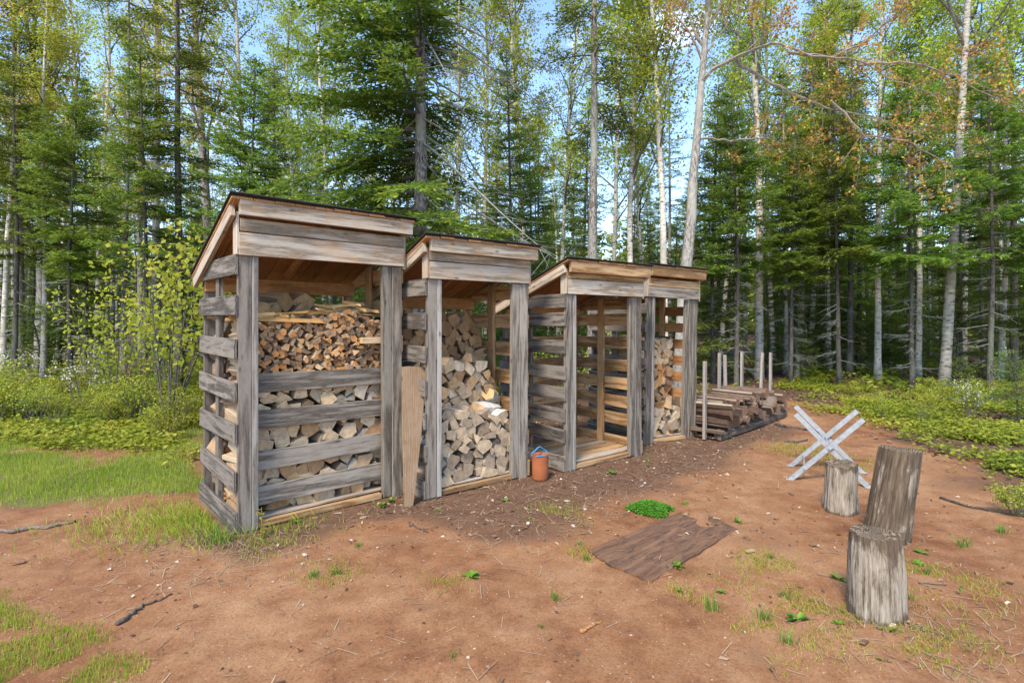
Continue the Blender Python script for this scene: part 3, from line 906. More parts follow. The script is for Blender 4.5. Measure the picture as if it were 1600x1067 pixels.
def stump(label, at, rad, h, lean, seed, wet, squash=(1, 1)):
    r = np.random.default_rng(seed)
    n, K = 110, 14
    an = np.arange(n) * 2 * np.pi / n
    prof = 1 + 0.07 * np.sin(an * 2 + r.uniform(0, 6)) + 0.05 * np.sin(an * 3 + r.uniform(0, 6)) + 0.03 * np.sin(an * 5 + r.uniform(0, 6)) + r.normal(0, 0.008, n)
    fis = sum(r.uniform(0.02, 0.07) * np.exp(-((np.mod(an - a_ + np.pi, 2 * np.pi) - np.pi) / r.uniform(0.02, 0.05)) ** 2) for a_ in r.uniform(0, 6.28, 16))
    crack = 1 - fis - 0.13 * np.exp(-((an - r.uniform(0.5, 6)) / 0.06) ** 2) - 0.09 * np.exp(-((an - 4.1) / 0.05) ** 2)
    V, T = [], []
    zs = np.concatenate([[-0.04], np.linspace(0, 1, K - 1)])
    for k, t in enumerate(zs):
        tt = max(t, 0)
        rr = rad * prof * crack * (1.07 - 0.12 * tt + 0.015 * math.sin(tt * 7 + seed)) * (1 + 0.02 * np.sin(an * 9 + tt * 5))
        if k == K - 1: rr = rr * 0.985
        z = h * t + (0.012 * np.sin(an + seed) + r.normal(0, 0.004, n) if k == K - 1 else 0)
        V.append(np.column_stack([rr * np.cos(an) * squash[0], rr * np.sin(an) * squash[1], np.broadcast_to(z, (n,))]))
        T.append(np.full(n, wet + 0.55 * max(0, tt - 0.82) / 0.18 + 0.5 * max(0, 0.14 - tt) / 0.14))
    V = np.vstack(V); T = np.concatenate(T)
    i = np.arange(K - 1)[:, None] * n; j = np.arange(n)[None]
    q = np.stack([i + j, i + (j + 1) % n, i + n + (j + 1) % n, i + n + j], -1).reshape(-1, 4)
    root = empty('chopping_stump', (at[0], at[1], gz(*at)), (R(lean[0]), R(lean[1]), 0))
    tag(root, label, 'stump')
    link('side', mesh_np('side', V, [q], [ST_SIDE], smooth=True, attrs={'tint': T}), root)
    rim = V[(K - 1) * n:]
    c = rim.mean(0)
    rings = [rim, c + (rim - c) * 0.93 + np.array([0, 0, 0.004]), c + (rim - c) * 0.55 + np.column_stack([np.zeros((n, 2)), r.normal(0.004, 0.004, n)]), c[None]]
    W_ = np.vstack(rings)
    q = np.vstack([np.stack([k * n + j[0], k * n + (j[0] + 1) % n, (k + 1) * n + (j[0] + 1) % n, (k + 1) * n + j[0]], -1) for k in (0, 1)])
    t = np.stack([2 * n + j[0], 2 * n + (j[0] + 1) % n, np.full(n, 3 * n)], -1)
    link('cut_top', mesh_np('cut_top', W_, [q, t], [ST_TOP], smooth=True), root)
stump('pale grey chopping stump with a split wet rim, nearest to the viewer', (1.87, 2.80), 0.131, 0.41, (0, -1), 4, 0.02)
stump('tall dark chopping stump leaning right behind the pale stump', (2.60, 3.78), 0.138, 0.63, (2, 7.5), 9, 0.36, (1, 0.9))
stump('short grey chopping stump in front of the steel sawbuck', (2.61, 4.33), 0.118, 0.375, (0, 1.5), 14, -0.04)


# ------------------------------------------------------------------ steel sawbuck
def metal():
    m, nt, b = newmat('galvanised_steel')
    v, _ = obj_coords(nt, (1, 1, 1), 4)
    c = ramp(nt, [(0.3, (0.27, 0.285, 0.295)), (0.7, (0.40, 0.415, 0.42))], noise(nt, v, 30, 5))
    nt.links.new(c, b.inputs['Base Color'])
    b.inputs['Metallic'].default_value = 0.35
    b.inputs['Roughness'].default_value = 0.55
    return m
STEEL = metal()
SB = np.array([2.67, 5.18]) + 0.30 * np.array([0.889, -0.458])
sb = empty('sawbuck', (SB[0], SB[1], gz(*SB)), (0, 0, R(-27.3)))
tag(sb, 'folding galvanised steel sawbuck of crossed bars behind the short stump', 'sawbuck')
def channel(name, y, ang, L, w=0.042, off=0.0):
    """steel channel in the xz plane through the pivot"""
    me_ = Mesher()
    t = 0.004
    for (a0, a1, b0, b1) in ((-w / 2, w / 2, -t / 2, t / 2), (-w / 2, -w / 2 + t, t / 2, 0.026), (w / 2 - t, w / 2, t / 2, 0.026)):
        v = np.array([(x, b, a) for x in (-L * 0.54, L * 0.46) for a in (a0, a1) for b in (b0, b1)])
        q = [(0, 1, 3, 2), (4, 6, 7, 5), (0, 4, 5, 1), (2, 3, 7, 6), (0, 2, 6, 4), (1, 5, 7, 3)]
        me_.add(v, q)
    o = link(name, me_.mesh(name, STEEL), sb)
    o.matrix_local = Matrix.Translation((0, y, 0.335)) @ Matrix.Rotation(-R(ang), 4, 'Y') @ Matrix.Translation((off, 0, 0))
for y in (0.0, 0.54):
    channel('crossed_bar', y, 46.5, 0.86)
    channel('crossed_bar', y + 0.034, 133.5, 0.86)
for nm, x, z in (('pivot_rod', 0.0, 0.335), ('brace_rod', -0.20, 0.335 - 0.21), ('brace_rod', 0.20, 0.335 - 0.21)):
    m_ = Mesher(); m_.tube([(x, -0.02, z), (x, 0.58, z)], 0.009, 8)
    link(nm, m_.mesh(nm, STEEL), sb)
for y in (0.0, 0.54):
    for sx in (-1, 1):
        yy = y if sx < 0 else y + 0.034
        o = link('foot', box_mesh(0.06, 0.05, 0.008, STEEL), sb)
        o.matrix_local = Matrix.Translation((sx * 0.325, yy + 0.01, 0.004))


# ------------------------------------------------------------------ orange pail with a blue rope handle
def plastic(name, c, rough=0.45):
    m, nt, b = newmat(name)
    v, _ = obj_coords(nt, (1, 1, 1), 4)
    n = noise(nt, v, 14, 5)
    nt.links.new(ramp(nt, [(0.3, tuple(x * 0.8 for x in c)), (0.7, c)], n), b.inputs['Base Color'])
    b.inputs['Roughness'].default_value = rough
    return m
BK = G(844, 748)
bk = empty('pail', (BK[0], BK[1], gz(*BK)), (0, 0, R(20)))
tag(bk, 'orange plastic pail with a blue rope handle between two sheds', 'pail')
def lathe(name, prof, mat, parent, n=36, sq=(1, 1)):
    an = np.arange(n) * 2 * np.pi / n
    V = np.vstack([np.column_stack([r * np.cos(an) * sq[0], r * np.sin(an) * sq[1], np.full(n, z)]) for r, z in prof])
    K = len(prof)
    i = np.arange(K - 1)[:, None] * n; j = np.arange(n)[None]
    q = np.stack([i + j, i + (j + 1) % n, i + n + (j + 1) % n, i + n + j], -1).reshape(-1, 4)
    return link(name, mesh_np(name, V, [q], [mat], smooth=True), parent)
lathe('body', [(0.001, 0.0), (0.055, 0.0), (0.068, 0.008), (0.075, 0.024), (0.079, 0.12), (0.080, 0.238), (0.0815, 0.242), (0.080, 0.246), (0.076, 0.244), (0.074, 0.22), (0.070, 0.024), (0.001, 0.014)],
      plastic('orange_plastic', (0.36, 0.115, 0.048)), bk, sq=(1, 0.92))
m_ = Mesher()
t = np.linspace(0, np.pi, 15)
m_.tube(np.column_stack([0.082 * np.cos(t), 0.02 + 0.012 * np.sin(2 * t), 0.225 + 0.075 * np.sin(t) + 0.008 * np.sin(5 * t)]), 0.007, 6)
m_.tube([(-0.06, -0.06, 0.242), (-0.02, -0.075, 0.246), (0.02, -0.07, 0.243)], 0.007, 6)
o = link('rope_handle', m_.mesh('rope_handle', plastic('blue_rope', (0.05, 0.22, 0.42), 0.8)), bk)


# ------------------------------------------------------------------ plywood: one offcut leaning, one sheet on the ground
def slab(name, pts, th, mat, label, cat, uvdir):
    """thin sheet through 3-D corner points; local x follows uvdir"""
    pts = np.array(pts, float)
    o_ = pts.mean(0)
    x = np.array(uvdir, float); x /= np.linalg.norm(x)
    n = np.cross(pts[1] - pts[0], pts[2] - pts[0]); n /= np.linalg.norm(n)
    x = x - n * (x @ n); x /= np.linalg.norm(x)
    y = np.cross(n, x)
    L = np.column_stack([(pts - o_) @ x, (pts - o_) @ y])
    k = len(L)
    V = [(a, b, -th / 2) for a, b in L] + [(a, b, th / 2) for a, b in L]
    me = bpy.data.meshes.new(name)
    me.from_pydata(V, [], [list(range(k))[::-1], list(range(k, 2 * k))] + [[i, (i + 1) % k, (i + 1) % k + k, i + k] for i in range(k)])
    bm = bmesh.new(); bm.from_mesh(me); bmesh.ops.recalc_face_normals(bm, faces=bm.faces); bm.to_mesh(me); bm.free()
    me.materials.append(mat)
    o = link(name, me)
    M_ = Matrix.Identity(4)
    for i in range(3): M_[i][0], M_[i][1], M_[i][2], M_[i][3] = x[i], y[i], n[i], o_[i]
    o.matrix_world = M_
    return tag(o, label, cat)
def lp(u, v, Y): return P(u, v, Y)
slab('plywood_offcut', [P(631, 792, 4.38), P(645, 790, 4.40), P(657, 690, 4.53), P(667, 574, 4.66), P(640, 572, 4.63), P(627, 573, 4.61), P(628, 690, 4.48)], 0.012, PLY,
     'tapered plywood offcut leaning upright between the two tallest sheds', 'plywood', (0, 0.1, 1))


def wetply():
    m, nt, b = newmat('rotting_plywood')
    v, _ = obj_coords(nt, (2.0, 18, 18), 11)
    v2, _ = obj_coords(nt, (5, 16, 16), 7)
    n1 = noise(nt, v, 1.4, 7, 0.65, 0.5)
    n2 = noise(nt, v2, 1.6, 6, 0.7, 1.2)
    c = ramp(nt, [(0.3, (0.085, 0.044, 0.025)), (0.5, (0.15, 0.080, 0.046)), (0.72, (0.22, 0.128, 0.078))], n1)
    c = mix(nt, ramp(nt, [(0.50, (0, 0, 0)), (0.62, (0.75, 0.75, 0.75))], n2), c, (0.05, 0.034, 0.028))
    nt.links.new(c, b.inputs['Base Color'])
    bump(nt, b, mix(nt, 0.5, n1, n2), 0.8, 0.012)
    return m
_c = [G(1062, 799), G(1112, 806), G(1152, 826), G(1100, 858), G(1057, 885), G(1018, 908), G(985, 896), G(950, 880), G(921, 860), G(990, 830)]
_rr = np.random.default_rng(3)
rag = []
for i in range(len(_c)):
    a, b = _c[i], _c[(i + 1) % len(_c)]
    for t in np.arange(0, 1, 0.25):
        rag.append(a + (b - a) * t + _rr.normal(0, 0.005, 2))
top_z = float(np.mean([gz(*p) for p in rag])) + 0.004
slab('plywood_sheet', [(p[0], p[1], top_z) for p in rag], 0.010, wetply(), 'rotting plywood sheet lying flat on the bare clay', 'plywood', np.append(G(1062, 799) - G(921, 860), 0))


# ------------------------------------------------------------------ sticks and roots on the ground
DEADST = bark('dead_stick', [(0.3, (0.07, 0.05, 0.038)), (0.5, (0.17, 0.125, 0.095)), (0.75, (0.30, 0.24, 0.19))], (30, 30, 30), 1.5)
def stick(label, pts, r0, r1, mat, lift=0.0):
    pts = np.array([np.append(p, gz(*p) + r0 * 0.6 + lift) for p in pts])
    t = np.linspace(0, 1, len(pts)); tt = np.linspace(0, 1, 4 * len(pts))
    q = np.column_stack([np.interp(tt, t, pts[:, k]) for k in range(3)])
    q[:, :2] += np.random.default_rng(len(label)).normal(0, r0 * 0.6, (len(q), 2))
    m_ = Mesher(); m_.tube(q, np.linspace(r0, r1, len(q)) * (1 + 0.15 * np.sin(tt * 19)), 7)
    o = link('fallen_stick', m_.mesh('fallen_stick', mat, True))
    tag(o, label, 'stick', 'sticks on the ground')
stick('long grey stick lying on the clay at the far left edge', [G(-60, 831), G(20, 826), G(70, 822), G(118, 813)], 0.020, 0.010, DEADST)
stick('crooked brown root poking from the clay beside the bottom left turf', [G(183, 972), G(205, 958), G(222, 945), G(248, 937), G(270, 928)], 0.011, 0.004, DEADST)
stick('orange brown curved stick alone on the middle clay', [G(905, 984), G(925, 977), G(944, 966)], 0.009, 0.005, ORANGE)
stick('thin twig lying near the leaning plywood offcut', [G(640, 815), G(655, 825), G(668, 830)], 0.006, 0.003, BARK_D)
stick('thin pale twig to the right of the near stump', [G(1436, 910), G(1460, 911), G(1480, 913)], 0.005, 0.003, DEADST)
stick('long dark root between the log rack and the sawbuck', [G(1212, 662), G(1240, 668), G(1275, 672), G(1300, 684)], 0.022, 0.012, BARK_D)
stick('dark branch lying on the ground right of the log rack', [G(1225, 688), G(1245, 690), G(1262, 685)], 0.018, 0.01, BARK_D)
stick('brown branch lying across the far right clay edge', [G(1470, 775), G(1520, 790), G(1570, 800), G(1640, 812)], 0.012, 0.006, BARK_D)
# ------------------------------------------------------------------ trees
def unit(v): return v / (np.linalg.norm(v, axis=-1, keepdims=True) + 1e-9)


def trunk_mesh(name, pts, r0, r1, mat, sides=12, seed=0, flare=0.35):
    r = np.random.default_rng(seed)
    pts = np.array(pts, float)
    t = np.linspace(0, 1, len(pts)); tt = np.linspace(0, 1, max(18, len(pts)))
    q = np.column_stack([np.interp(tt, t, pts[:, k]) for k in range(3)])
    q[1:, :2] += np.cumsum(r.normal(0, 0.008, (len(q) - 1, 2)), 0)
    L = np.linalg.norm(q[-1] - q[0])
    rad = r0 + (r1 - r0) * tt ** 0.9
    rad = rad * (1 + flare * np.exp(-tt * L / 0.18))
    jit = 1 + r.normal(0, 0.035, (len(q), sides))
    m_ = Mesher(); m_.tube(q, rad, sides, True, jit)
    return m_.mesh(name, mat, True), q


def needles(ms, base, dirs, ln, wd, r, tint, flat=0.55):
    """one slim leaf-shaped face per shoot"""
    n = len(base)
    up = np.array([0, 0, 1.0]) + r.normal(0, flat, (n, 3))
    w = unit(np.cross(dirs, up)) * wd[:, None]
    d = dirs * ln[:, None]
    V = np.stack([base, base + d * 0.45 + w, base + d, base + d * 0.45 - w], 1).reshape(-1, 3)
    q = np.arange(n * 4).reshape(n, 4)
    ms.add(V, q, None, np.repeat(tint, 4))


def conifer(seed, H, cs, rmax, step, per, mat, barkm, r0=0.12, droop=0.5, fol=None, dead_from=0.9, shoot=0.085, dens=1.0, deadlen=1.0, bare_sag=0.0):
    r = np.random.default_rng(seed)
    tm, q = trunk_mesh('trunk', [(0, 0, -0.12), (r.normal(0, .06), r.normal(0, .06), H * 0.4), (r.normal(0, .12), r.normal(0, .12), H)], r0, 0.015, barkm, 12, seed)
    at = lambda z: np.array([np.interp(z, q[:, 2], q[:, 0]), np.interp(z, q[:, 2], q[:, 1]), z])
    limb, dead, fo = Mesher(), Mesher(), Mesher()
    z = dead_from
    while z < H - 0.12:
        live = z >= cs
        f = max(0, (z - cs) / (H - cs))
        L0 = rmax * (1 - f) ** 0.8 * (0.6 + 0.4 * min(1, f / 0.15)) + 0.12
        for k in range(per if live else max(2, per - 2)):
            az = r.uniform(0, 2 * np.pi)
            L = L0 * r.uniform(0.6, 1.15) * (1 if live else r.uniform(0.3, 0.75) * deadlen)
            has = (r.random() < (fol(az, z) if fol else 1.0)) if live else False
            s0 = -0.12 + 0.65 * f + r.normal(0, 0.10) - (bare_sag if (live and not has) else 0)
            t = np.linspace(0, 1, 7)
            dz = s0 * L * t - droop * L * t ** 2 * (0.6 - 0.3 * f) + 0.22 * L * t ** 3
            a2 = az + r.normal(0, 0.12) * t
            b = at(z + r.uniform(-0.1, 0.1))
            pts = b + np.column_stack([np.cos(a2) * L * t, np.sin(a2) * L * t, dz])
            (limb if has else dead).tube(pts, np.linspace(0.008 + 0.007 * L, 0.002, 7), 4, False)
            if not has:
                for i in range(int(9 * L) + 3):           # bare side twigs
                    u = r.uniform(0.2, 1)
                    p = np.array([np.interp(u, t, pts[:, c]) for c in range(3)])
                    d = unit(np.array([math.cos(az + r.choice([-1, 1]) * r.uniform(0.5, 1.1)), math.sin(az + r.choice([-1, 1]) * 0.8), r.uniform(-0.7, 0.15)]))
                    l = r.uniform(0.15, 0.5) * (0.5 + 0.4 * L)
                    dead.tube([p, p + d * l * 0.5 + [0, 0, -0.02], p + d * l + [0, 0, -0.08 * l]], [0.004, 0.003, 0.0015], 3, False)
                continue
            n = max(4, int(L / 0.062 * dens))
            u = np.repeat(np.linspace(0.16, 1.0, n), 2) + r.uniform(-0.02, 0.02, 2 * n)
            u = np.clip(u, 0, 1)
            sd = np.tile([-1.0, 1.0], n)
            p = np.column_stack([np.interp(u, t, pts[:, c]) for c in range(3)])
            ax = unit(pts[-1] - pts[0])
            sv = np.array([-math.sin(az), math.cos(az), 0])
            ang = r.uniform(0.65, 1.1, 2 * n)
            td = unit(ax[None] * np.cos(ang)[:, None] + sv[None] * (sd * np.sin(ang))[:, None] + np.column_stack([np.zeros((2 * n, 2)), r.normal(-0.10, 0.16, 2 * n)]))
            tl = np.clip((0.40 * L * (1.02 - u) + 0.12) * r.uniform(0.6, 1.2, 2 * n), 0.06, 0.75)
            m = 12
            s = (np.arange(m) + r.random((2 * n, m))) / m
            keep = (np.arange(m)[None] < np.maximum(2, tl / 0.055)[:, None])
            s = np.where(keep, s * m / np.maximum(1, np.minimum(m, np.maximum(2, tl / 0.055)))[:, None], 0)
            s = np.clip(s, 0, 1)
            B = p[:, None] + td[:, None] * (tl[:, None] * s)[..., None]
            B[..., 2] -= 0.10 * tl[:, None] * s ** 2
            T = np.broadcast_to(td[:, None], B.shape)
            B, T, S_ = B[keep], T[keep], s[keep]
            U = np.broadcast_to(u[:, None], s.shape)[keep]
            per_ = unit(np.cross(T, np.array([0, 0, 1.0])))
            for sg in (-1, 1):
                d = unit(T * r.uniform(0.55, 1.0, (len(B), 1)) + per_ * sg * r.uniform(0.25, 0.9, (len(B), 1)) + r.normal(0, 0.22, (len(B), 3)))
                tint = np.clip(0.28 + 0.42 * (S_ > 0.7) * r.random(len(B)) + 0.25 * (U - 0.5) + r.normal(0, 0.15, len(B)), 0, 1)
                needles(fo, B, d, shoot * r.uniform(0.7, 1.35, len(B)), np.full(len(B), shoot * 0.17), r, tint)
            # twig stems
        z += step * r.uniform(0.7, 1.3) * (1.0 if live else 1.3)
    parts = [('trunk', tm)]
    if limb.n: parts.append(('limbs', limb.mesh('limbs', TWIG)))
    if dead.n: parts.append(('dead_branches', dead.mesh('dead_branches', DEADTW)))
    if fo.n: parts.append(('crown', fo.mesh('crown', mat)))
    return parts


def sprout(pts, n, t0, t1, l0, l1, ang, up, r, seg=5, wob=0.12):
    out = []
    K = len(pts)
    t = np.linspace(0, 1, K)
    for i in range(n):
        u = t0 + (t1 - t0) * (i + r.random()) / n
        p = np.array([np.interp(u, t, pts[:, c]) for c in range(3)])
        k = min(K - 2, int(u * (K - 1)))
        tan = unit(pts[k + 1] - pts[k])
        pr = unit(np.cross(tan, r.normal(0, 1, 3)))
        a = ang * r.uniform(0.7, 1.3)
        d = unit(tan * math.cos(a) + pr * math.sin(a) + np.array([0, 0, up]))
        L = (l0 + (l1 - l0) * (u - t0) / (t1 - t0 + 1e-9)) * r.uniform(0.65, 1.25)
        q = [p]
        for s in range(seg - 1):
            d = unit(d + r.normal(0, wob, 3) + np.array([0, 0, up * 0.15]))
            q.append(q[-1] + d * L / (seg - 1))
        out.append(np.array(q))
    return out


def leaves(ms, pts, r, n, size, spread, tintf, droop=0.2):
    """n broad leaves round each anchor point"""
    m = len(pts) * n
    B = np.repeat(np.asarray(pts), n, 0) + r.normal(0, spread, (m, 3))
    d = unit(r.normal(0, 1, (m, 3)) + np.array([0, 0, -droop]))
    up = unit(np.array([0, 0, 1.0]) + r.normal(0, 0.7, (m, 3)))
    w = unit(np.cross(d, up))
    s = size * r.uniform(0.6, 1.35, m)
    V = np.stack([B, B + d * (s * .5)[:, None] + w * (s * .34)[:, None], B + d * s[:, None], B + d * (s * .5)[:, None] - w * (s * .34)[:, None]], 1).reshape(-1, 3)
    ms.add(V, np.arange(m * 4).reshape(m, 4), None, np.repeat(tintf(B, m), 4))


def broadleaf(seed, H, hs, mat, barkm, twm, r0, limbs=16, l1=1.9, leaf=0.055, per=9, lean=0.0, mains=None, spread=0.09, n2=6, n3=5, trunk_pts=None):
    r = np.random.default_rng(seed)
    if trunk_pts is None:
        trunk_pts = [(0, 0, -0.15), (lean * 0.3 + r.normal(0, .05), r.normal(0, .05), H * 0.3), (lean * 0.7 + r.normal(0, .12), r.normal(0, .12), H * 0.65), (lean + r.normal(0, .2), r.normal(0, .2), H)]
    tm, q = trunk_mesh('trunk', trunk_pts, r0, 0.02, barkm, 12, seed)
    lm, fo = Mesher(), Mesher()
    A = sprout(q, limbs, hs / H, 0.98, l1, l1 * 0.45, 0.85, 0.35, r, 6)
    if mains: A = A + [np.array(m) for m in mains]
    anch = []
    nm = len(A) - (len(mains) if mains else 0)
    for i, a in enumerate(A):
        main = i >= nm
        L = np.linalg.norm(a[-1] - a[0])
        lm.tube(a, np.linspace(0.008 + 0.012 * L * (1.0 if not main else 0.62), 0.004, len(a)), 5, False)
        for b in sprout(a, int(n2 * (max(1, L / 1.2) if main else 1)), 0.25, 1, 0.45 * min(L, 1.6), 0.28 * min(L, 1.6), 0.75, 0.15, r, 4):
            lm.tube(b, np.linspace(0.006, 0.0025, len(b)), 3, False)
            for c in sprout(b, n3, 0.3, 1, 0.28, 0.2, 0.7, 0.1, r, 3):
                lm.tube(c, [0.003, 0.002, 0.0012], 3, False)
                anch += [c[-1], c[1]]
    anch = np.array(anch)
    leaves(fo, anch, r, per, leaf, spread, lambda B, m: np.clip(0.5 + r.normal(0, 0.25, m), 0, 1))
    return [('trunk', tm), ('limbs', lm.mesh('limbs', twm)), ('crown', fo.mesh('crown', mat))]


def plant_tree(name, parts, x, y, label, cat='tree', group=None, s=1.0, rot=None, lean=(0, 0), z=None, sz=None):
    o = empty(name, (x, y, gz(x, y) if z is None else z), (R(lean[0]), R(lean[1]), random.uniform(0, 6.28) if rot is None else rot))
    o.scale = (s, s, s if sz is None else sz)
    tag(o, label, cat, group)
    for nm, me in parts:
        c = link(nm, me, o)
        if nm != 'trunk': c['kind'] = 'stuff'
    return o


SPR = [conifer(31, 13.5, 3.2, 1.75, 0.36, 5, NEEDLE, BARK_S, 0.13, 0.5, dens=0.75),
       conifer(32, 12.0, 3.9, 1.45, 0.36, 4, NEEDLE, BARK_D, 0.11, 0.6, dens=0.72),
       conifer(33, 14.5, 5.2, 1.45, 0.38, 4, NEEDLE, BARK_S, 0.12, 0.55, fol=lambda a, z: 0.65, dens=0.75)]
FIR = [conifer(41, 11.5, 1.6, 1.75, 0.34, 5, FIRN, BARK_D, 0.11, 0.25, shoot=0.09, dens=0.75),
       conifer(42, 9.0, 0.8, 1.5, 0.32, 5, FIRN, BARK_D, 0.09, 0.3, shoot=0.085, dens=0.75)]
FIRH = [conifer(43, 8.5, 3.1, 1.75, 0.30, 5, FIRL, BARK_D, 0.075, 0.28, shoot=0.09, dead_from=0.7),
        conifer(44, 9.5, 3.3, 1.6, 0.32, 5, FIRL, BARK_D, 0.08, 0.35, shoot=0.09, dead_from=0.7)]
SAPL = [conifer(51, 2.0, 0.18, 0.62, 0.16, 5, FIRN, BARK_D, 0.02, 0.15, dead_from=0.15, shoot=0.06, dens=0.9)]
BIR = [broadleaf(61, 13.0, 4.6, YLEAF, BARK_B, TWIG, 0.085, 24, 1.8, 0.07, 7, spread=0.12),
       broadleaf(62, 14.0, 5.4, YLEAF, BARK_B, TWIG, 0.095, 24, 2.0, 0.07, 7, lean=0.6, spread=0.12)]
SLIM = [broadleaf(63, 13.5, 4.0, YLEAF, BARK_B, TWIG, 0.07, 30, 1.6, 0.065, 6, spread=0.14), broadleaf(64, 14.5, 5.0, YLEAF, BARK_B, TWIG, 0.075, 30, 1.8, 0.065, 6, lean=-0.5, spread=0.14)]
MAP = [broadleaf(71, 12.5, 4.5, OYLEAF, BARK_M, MAPTW, 0.12, 24, 2.2, 0.062, 6, spread=0.10),
       broadleaf(72, 11.5, 4.5, OLEAF, BARK_M, MAPTW, 0.10, 22, 2.0, 0.065, 7)]
POLE = [conifer(81, 12.0, 8.6, 1.0, 0.4, 4, NEEDLE, BARK_D, 0.085, 0.6, dead_from=1.0, deadlen=1.7),
        conifer(82, 12.5, 9.0, 1.0, 0.4, 4, NEEDLE, BARK_S, 0.075, 0.6, dead_from=1.2, deadlen=1.6)]

# -- the big spruce behind the sheds: full on its left, bare drooping limbs on its right
X0, Y0 = P(657, 400, 8.8)[:2]
HEROP = conifer(91, 13.0, 2.8, 2.75, 0.27, 5, HERO, BARK_S, 0.155, 0.62,
    fol=lambda a, z: 0.97 if (math.cos(a) < 0.30 or z < 3.3) else (0.12 if z < 7 else 0.5), dead_from=1.4, shoot=0.095, bare_sag=0.55, dens=0.8)
plant_tree('spruce_tree', HEROP, X0, Y0, 'big spruce behind the two tallest sheds, leafy left side and bare drooping right limbs', group='spruce trees', rot=0)

# -- red maple with the long limb reaching right
mb = P(1060, 640, 9.6)
off = np.array([mb[0], mb[1], 0])
def PM(u, v, Y): return P(u, v, Y) - off
tp = [np.array([0, 0, -0.15])] + [PM(u, v, 9.6) for u, v in ((1066, 500), (1070, 420), (1080, 320), (1087, 230), (1094, 130), (1100, 60), (1112, -60), (1125, -190))]
mains = [[PM(1094, 130, 9.6), PM(1125, 102, 9.5), PM(1165, 86, 9.3), PM(1215, 76, 9.1), PM(1262, 93, 8.9), PM(1330, 100, 8.7), PM(1400, 135, 8.5), PM(1480, 165, 8.3)],
         [PM(1150, 94, 9.4), PM(1200, 122, 9.3), PM(1262, 150, 9.1), PM(1320, 172, 8.9), PM(1380, 190, 8.8), PM(1440, 222, 8.7)],
         [PM(1230, 83, 9.1), PM(1300, 90, 9.3), PM(1350, 62, 9.4), PM(1385, 35, 9.5), PM(1420, -10, 9.6)],
         [PM(1165, 86, 9.3), PM(1188, 60, 9.2), PM(1215, 30, 9.2), PM(1225, -15, 9.1)],
         [PM(1340, 104, 8.7), PM(1420, 100, 8.5), PM(1500, 130, 8.3), PM(1590, 175, 8.0)],
         [PM(1300, 160, 9.0), PM(1350, 215, 8.8), PM(1420, 225, 8.6), PM(1480, 260, 8.5)],
         [PM(1092, 218, 9.6), PM(1140, 222, 9.7), PM(1200, 218, 9.9), PM(1262, 236, 10.0)],
         [PM(1097, 90, 9.6), PM(1130, 40, 9.9), PM(1160, -10, 10.1)]]
def crook(m):
    m = np.array(m); t = np.linspace(0, 1, len(m)); tt = np.linspace(0, 1, 4 * len(m))
    q = np.column_stack([np.interp(tt, t, m[:, k]) for k in range(3)])
    q[1:] += np.cumsum(np.random.default_rng(len(m)).normal(0, 0.022, (len(q) - 1, 3)), 0) * 0.7
    return q
mains = [crook(m) for m in mains]
HM = broadleaf(95, 9.0, 6.0, OLEAF, BARK_M, MAPTW, 0.135, 12, 1.7, 0.052, 5, mains=mains, trunk_pts=tp, spread=0.032, n2=8, n3=4)
plant_tree('maple_tree', HM, mb[0], mb[1], 'leaning red maple with a long crooked limb of orange flowers reaching right', group='maple trees', rot=0, z=0)

def hero(name, parts, u, Y, label, s=1.0, rot=0.0, lean=(0, 0), group=None, sz=None):
    x = (u - CX) / F * Y
    return plant_tree(name, parts, x, Y, label, group=group, s=s, rot=rot, lean=lean, sz=sz)
SG, BG, MG, FG = 'spruce trees', 'birch trees', 'maple trees', 'fir trees'
hero('spruce_tree', SPR[2], 925, 10.8, 'straight grey spruce trunk rising behind the two lower sheds', 1.0, 1.0, group=SG)
hero('birch_tree', BIR[0], 984, 12.0, 'slim white birch just right of the straight spruce trunk', 0.95, 0.4, group=BG)
hero('birch_tree', BIR[1], 1040, 11.2, 'pale birch directly left of the leaning red maple', 0.9, 2.6, (0, 0), group=BG)
hero('maple_tree', MAP[0], 338, 13.5, 'red maple with yellow and orange spring leaves behind the tallest shed', 1.15, 0.5, (0, -3), group=MG)
hero('maple_tree', MAP[0], 245, 15.0, 'yellow leaved maple left of the tallest shed, high above the firs', 1.1, 2.9, group=MG)
hero('maple_tree', MAP[1], 60, 14.0, 'orange flowered maple at the far left of the wood', 1.15, 4.0, group=MG)
hero('spruce_tree', SPR[1], 281, 11.0, 'grey trunked spruce with dead twigs left of the tallest shed', 0.95, 2.0, group=SG)
hero('birch_tree', BIR[0], 66, 12.5, 'thin white birch standing behind the left bushes', 0.75, 3.0, group=BG)
hero('spruce_tree', SPR[0], 30, 14.0, 'stout grey spruce second from the left edge', 1.0, 5.0, group=SG)
hero('birch_tree', BIR[1], 3, 13.5, 'pale slender birch at the very left edge', 0.8, 1.0, group=BG)
hero('spruce_tree', POLE[1], 190, 12.5, 'thin pale pole of a spruce above the yellow green sapling', 0.9, 1.0, group=SG)
hero('birch_tree', BIR[1], 1372, 13.2, 'birch leaning left with a white lower trunk at the clearing edge', 0.85, 3.6, (0, -4), group=BG)
hero('birch_tree', BIR[0], 1434, 13.4, 'slim spotted birch left of the thickest birch', 0.85, 0.8, (0, -1), group=BG)
hero('birch_tree', BIR[1], 1474, 12.2, 'thickest white birch at the right clearing edge', 1.15, 0.2, (0, 1.5), group=BG)
hero('birch_tree', BIR[0], 1562, 12.6, 'white birch nearest the right edge of the wood', 0.8, 2.2, (0, -1.5), group=BG)
hero('birch_tree', BIR[0], 1296, 15.0, 'spotted pale birch between two dark trunks', 0.85, 5.1, (0, 0), group=BG)
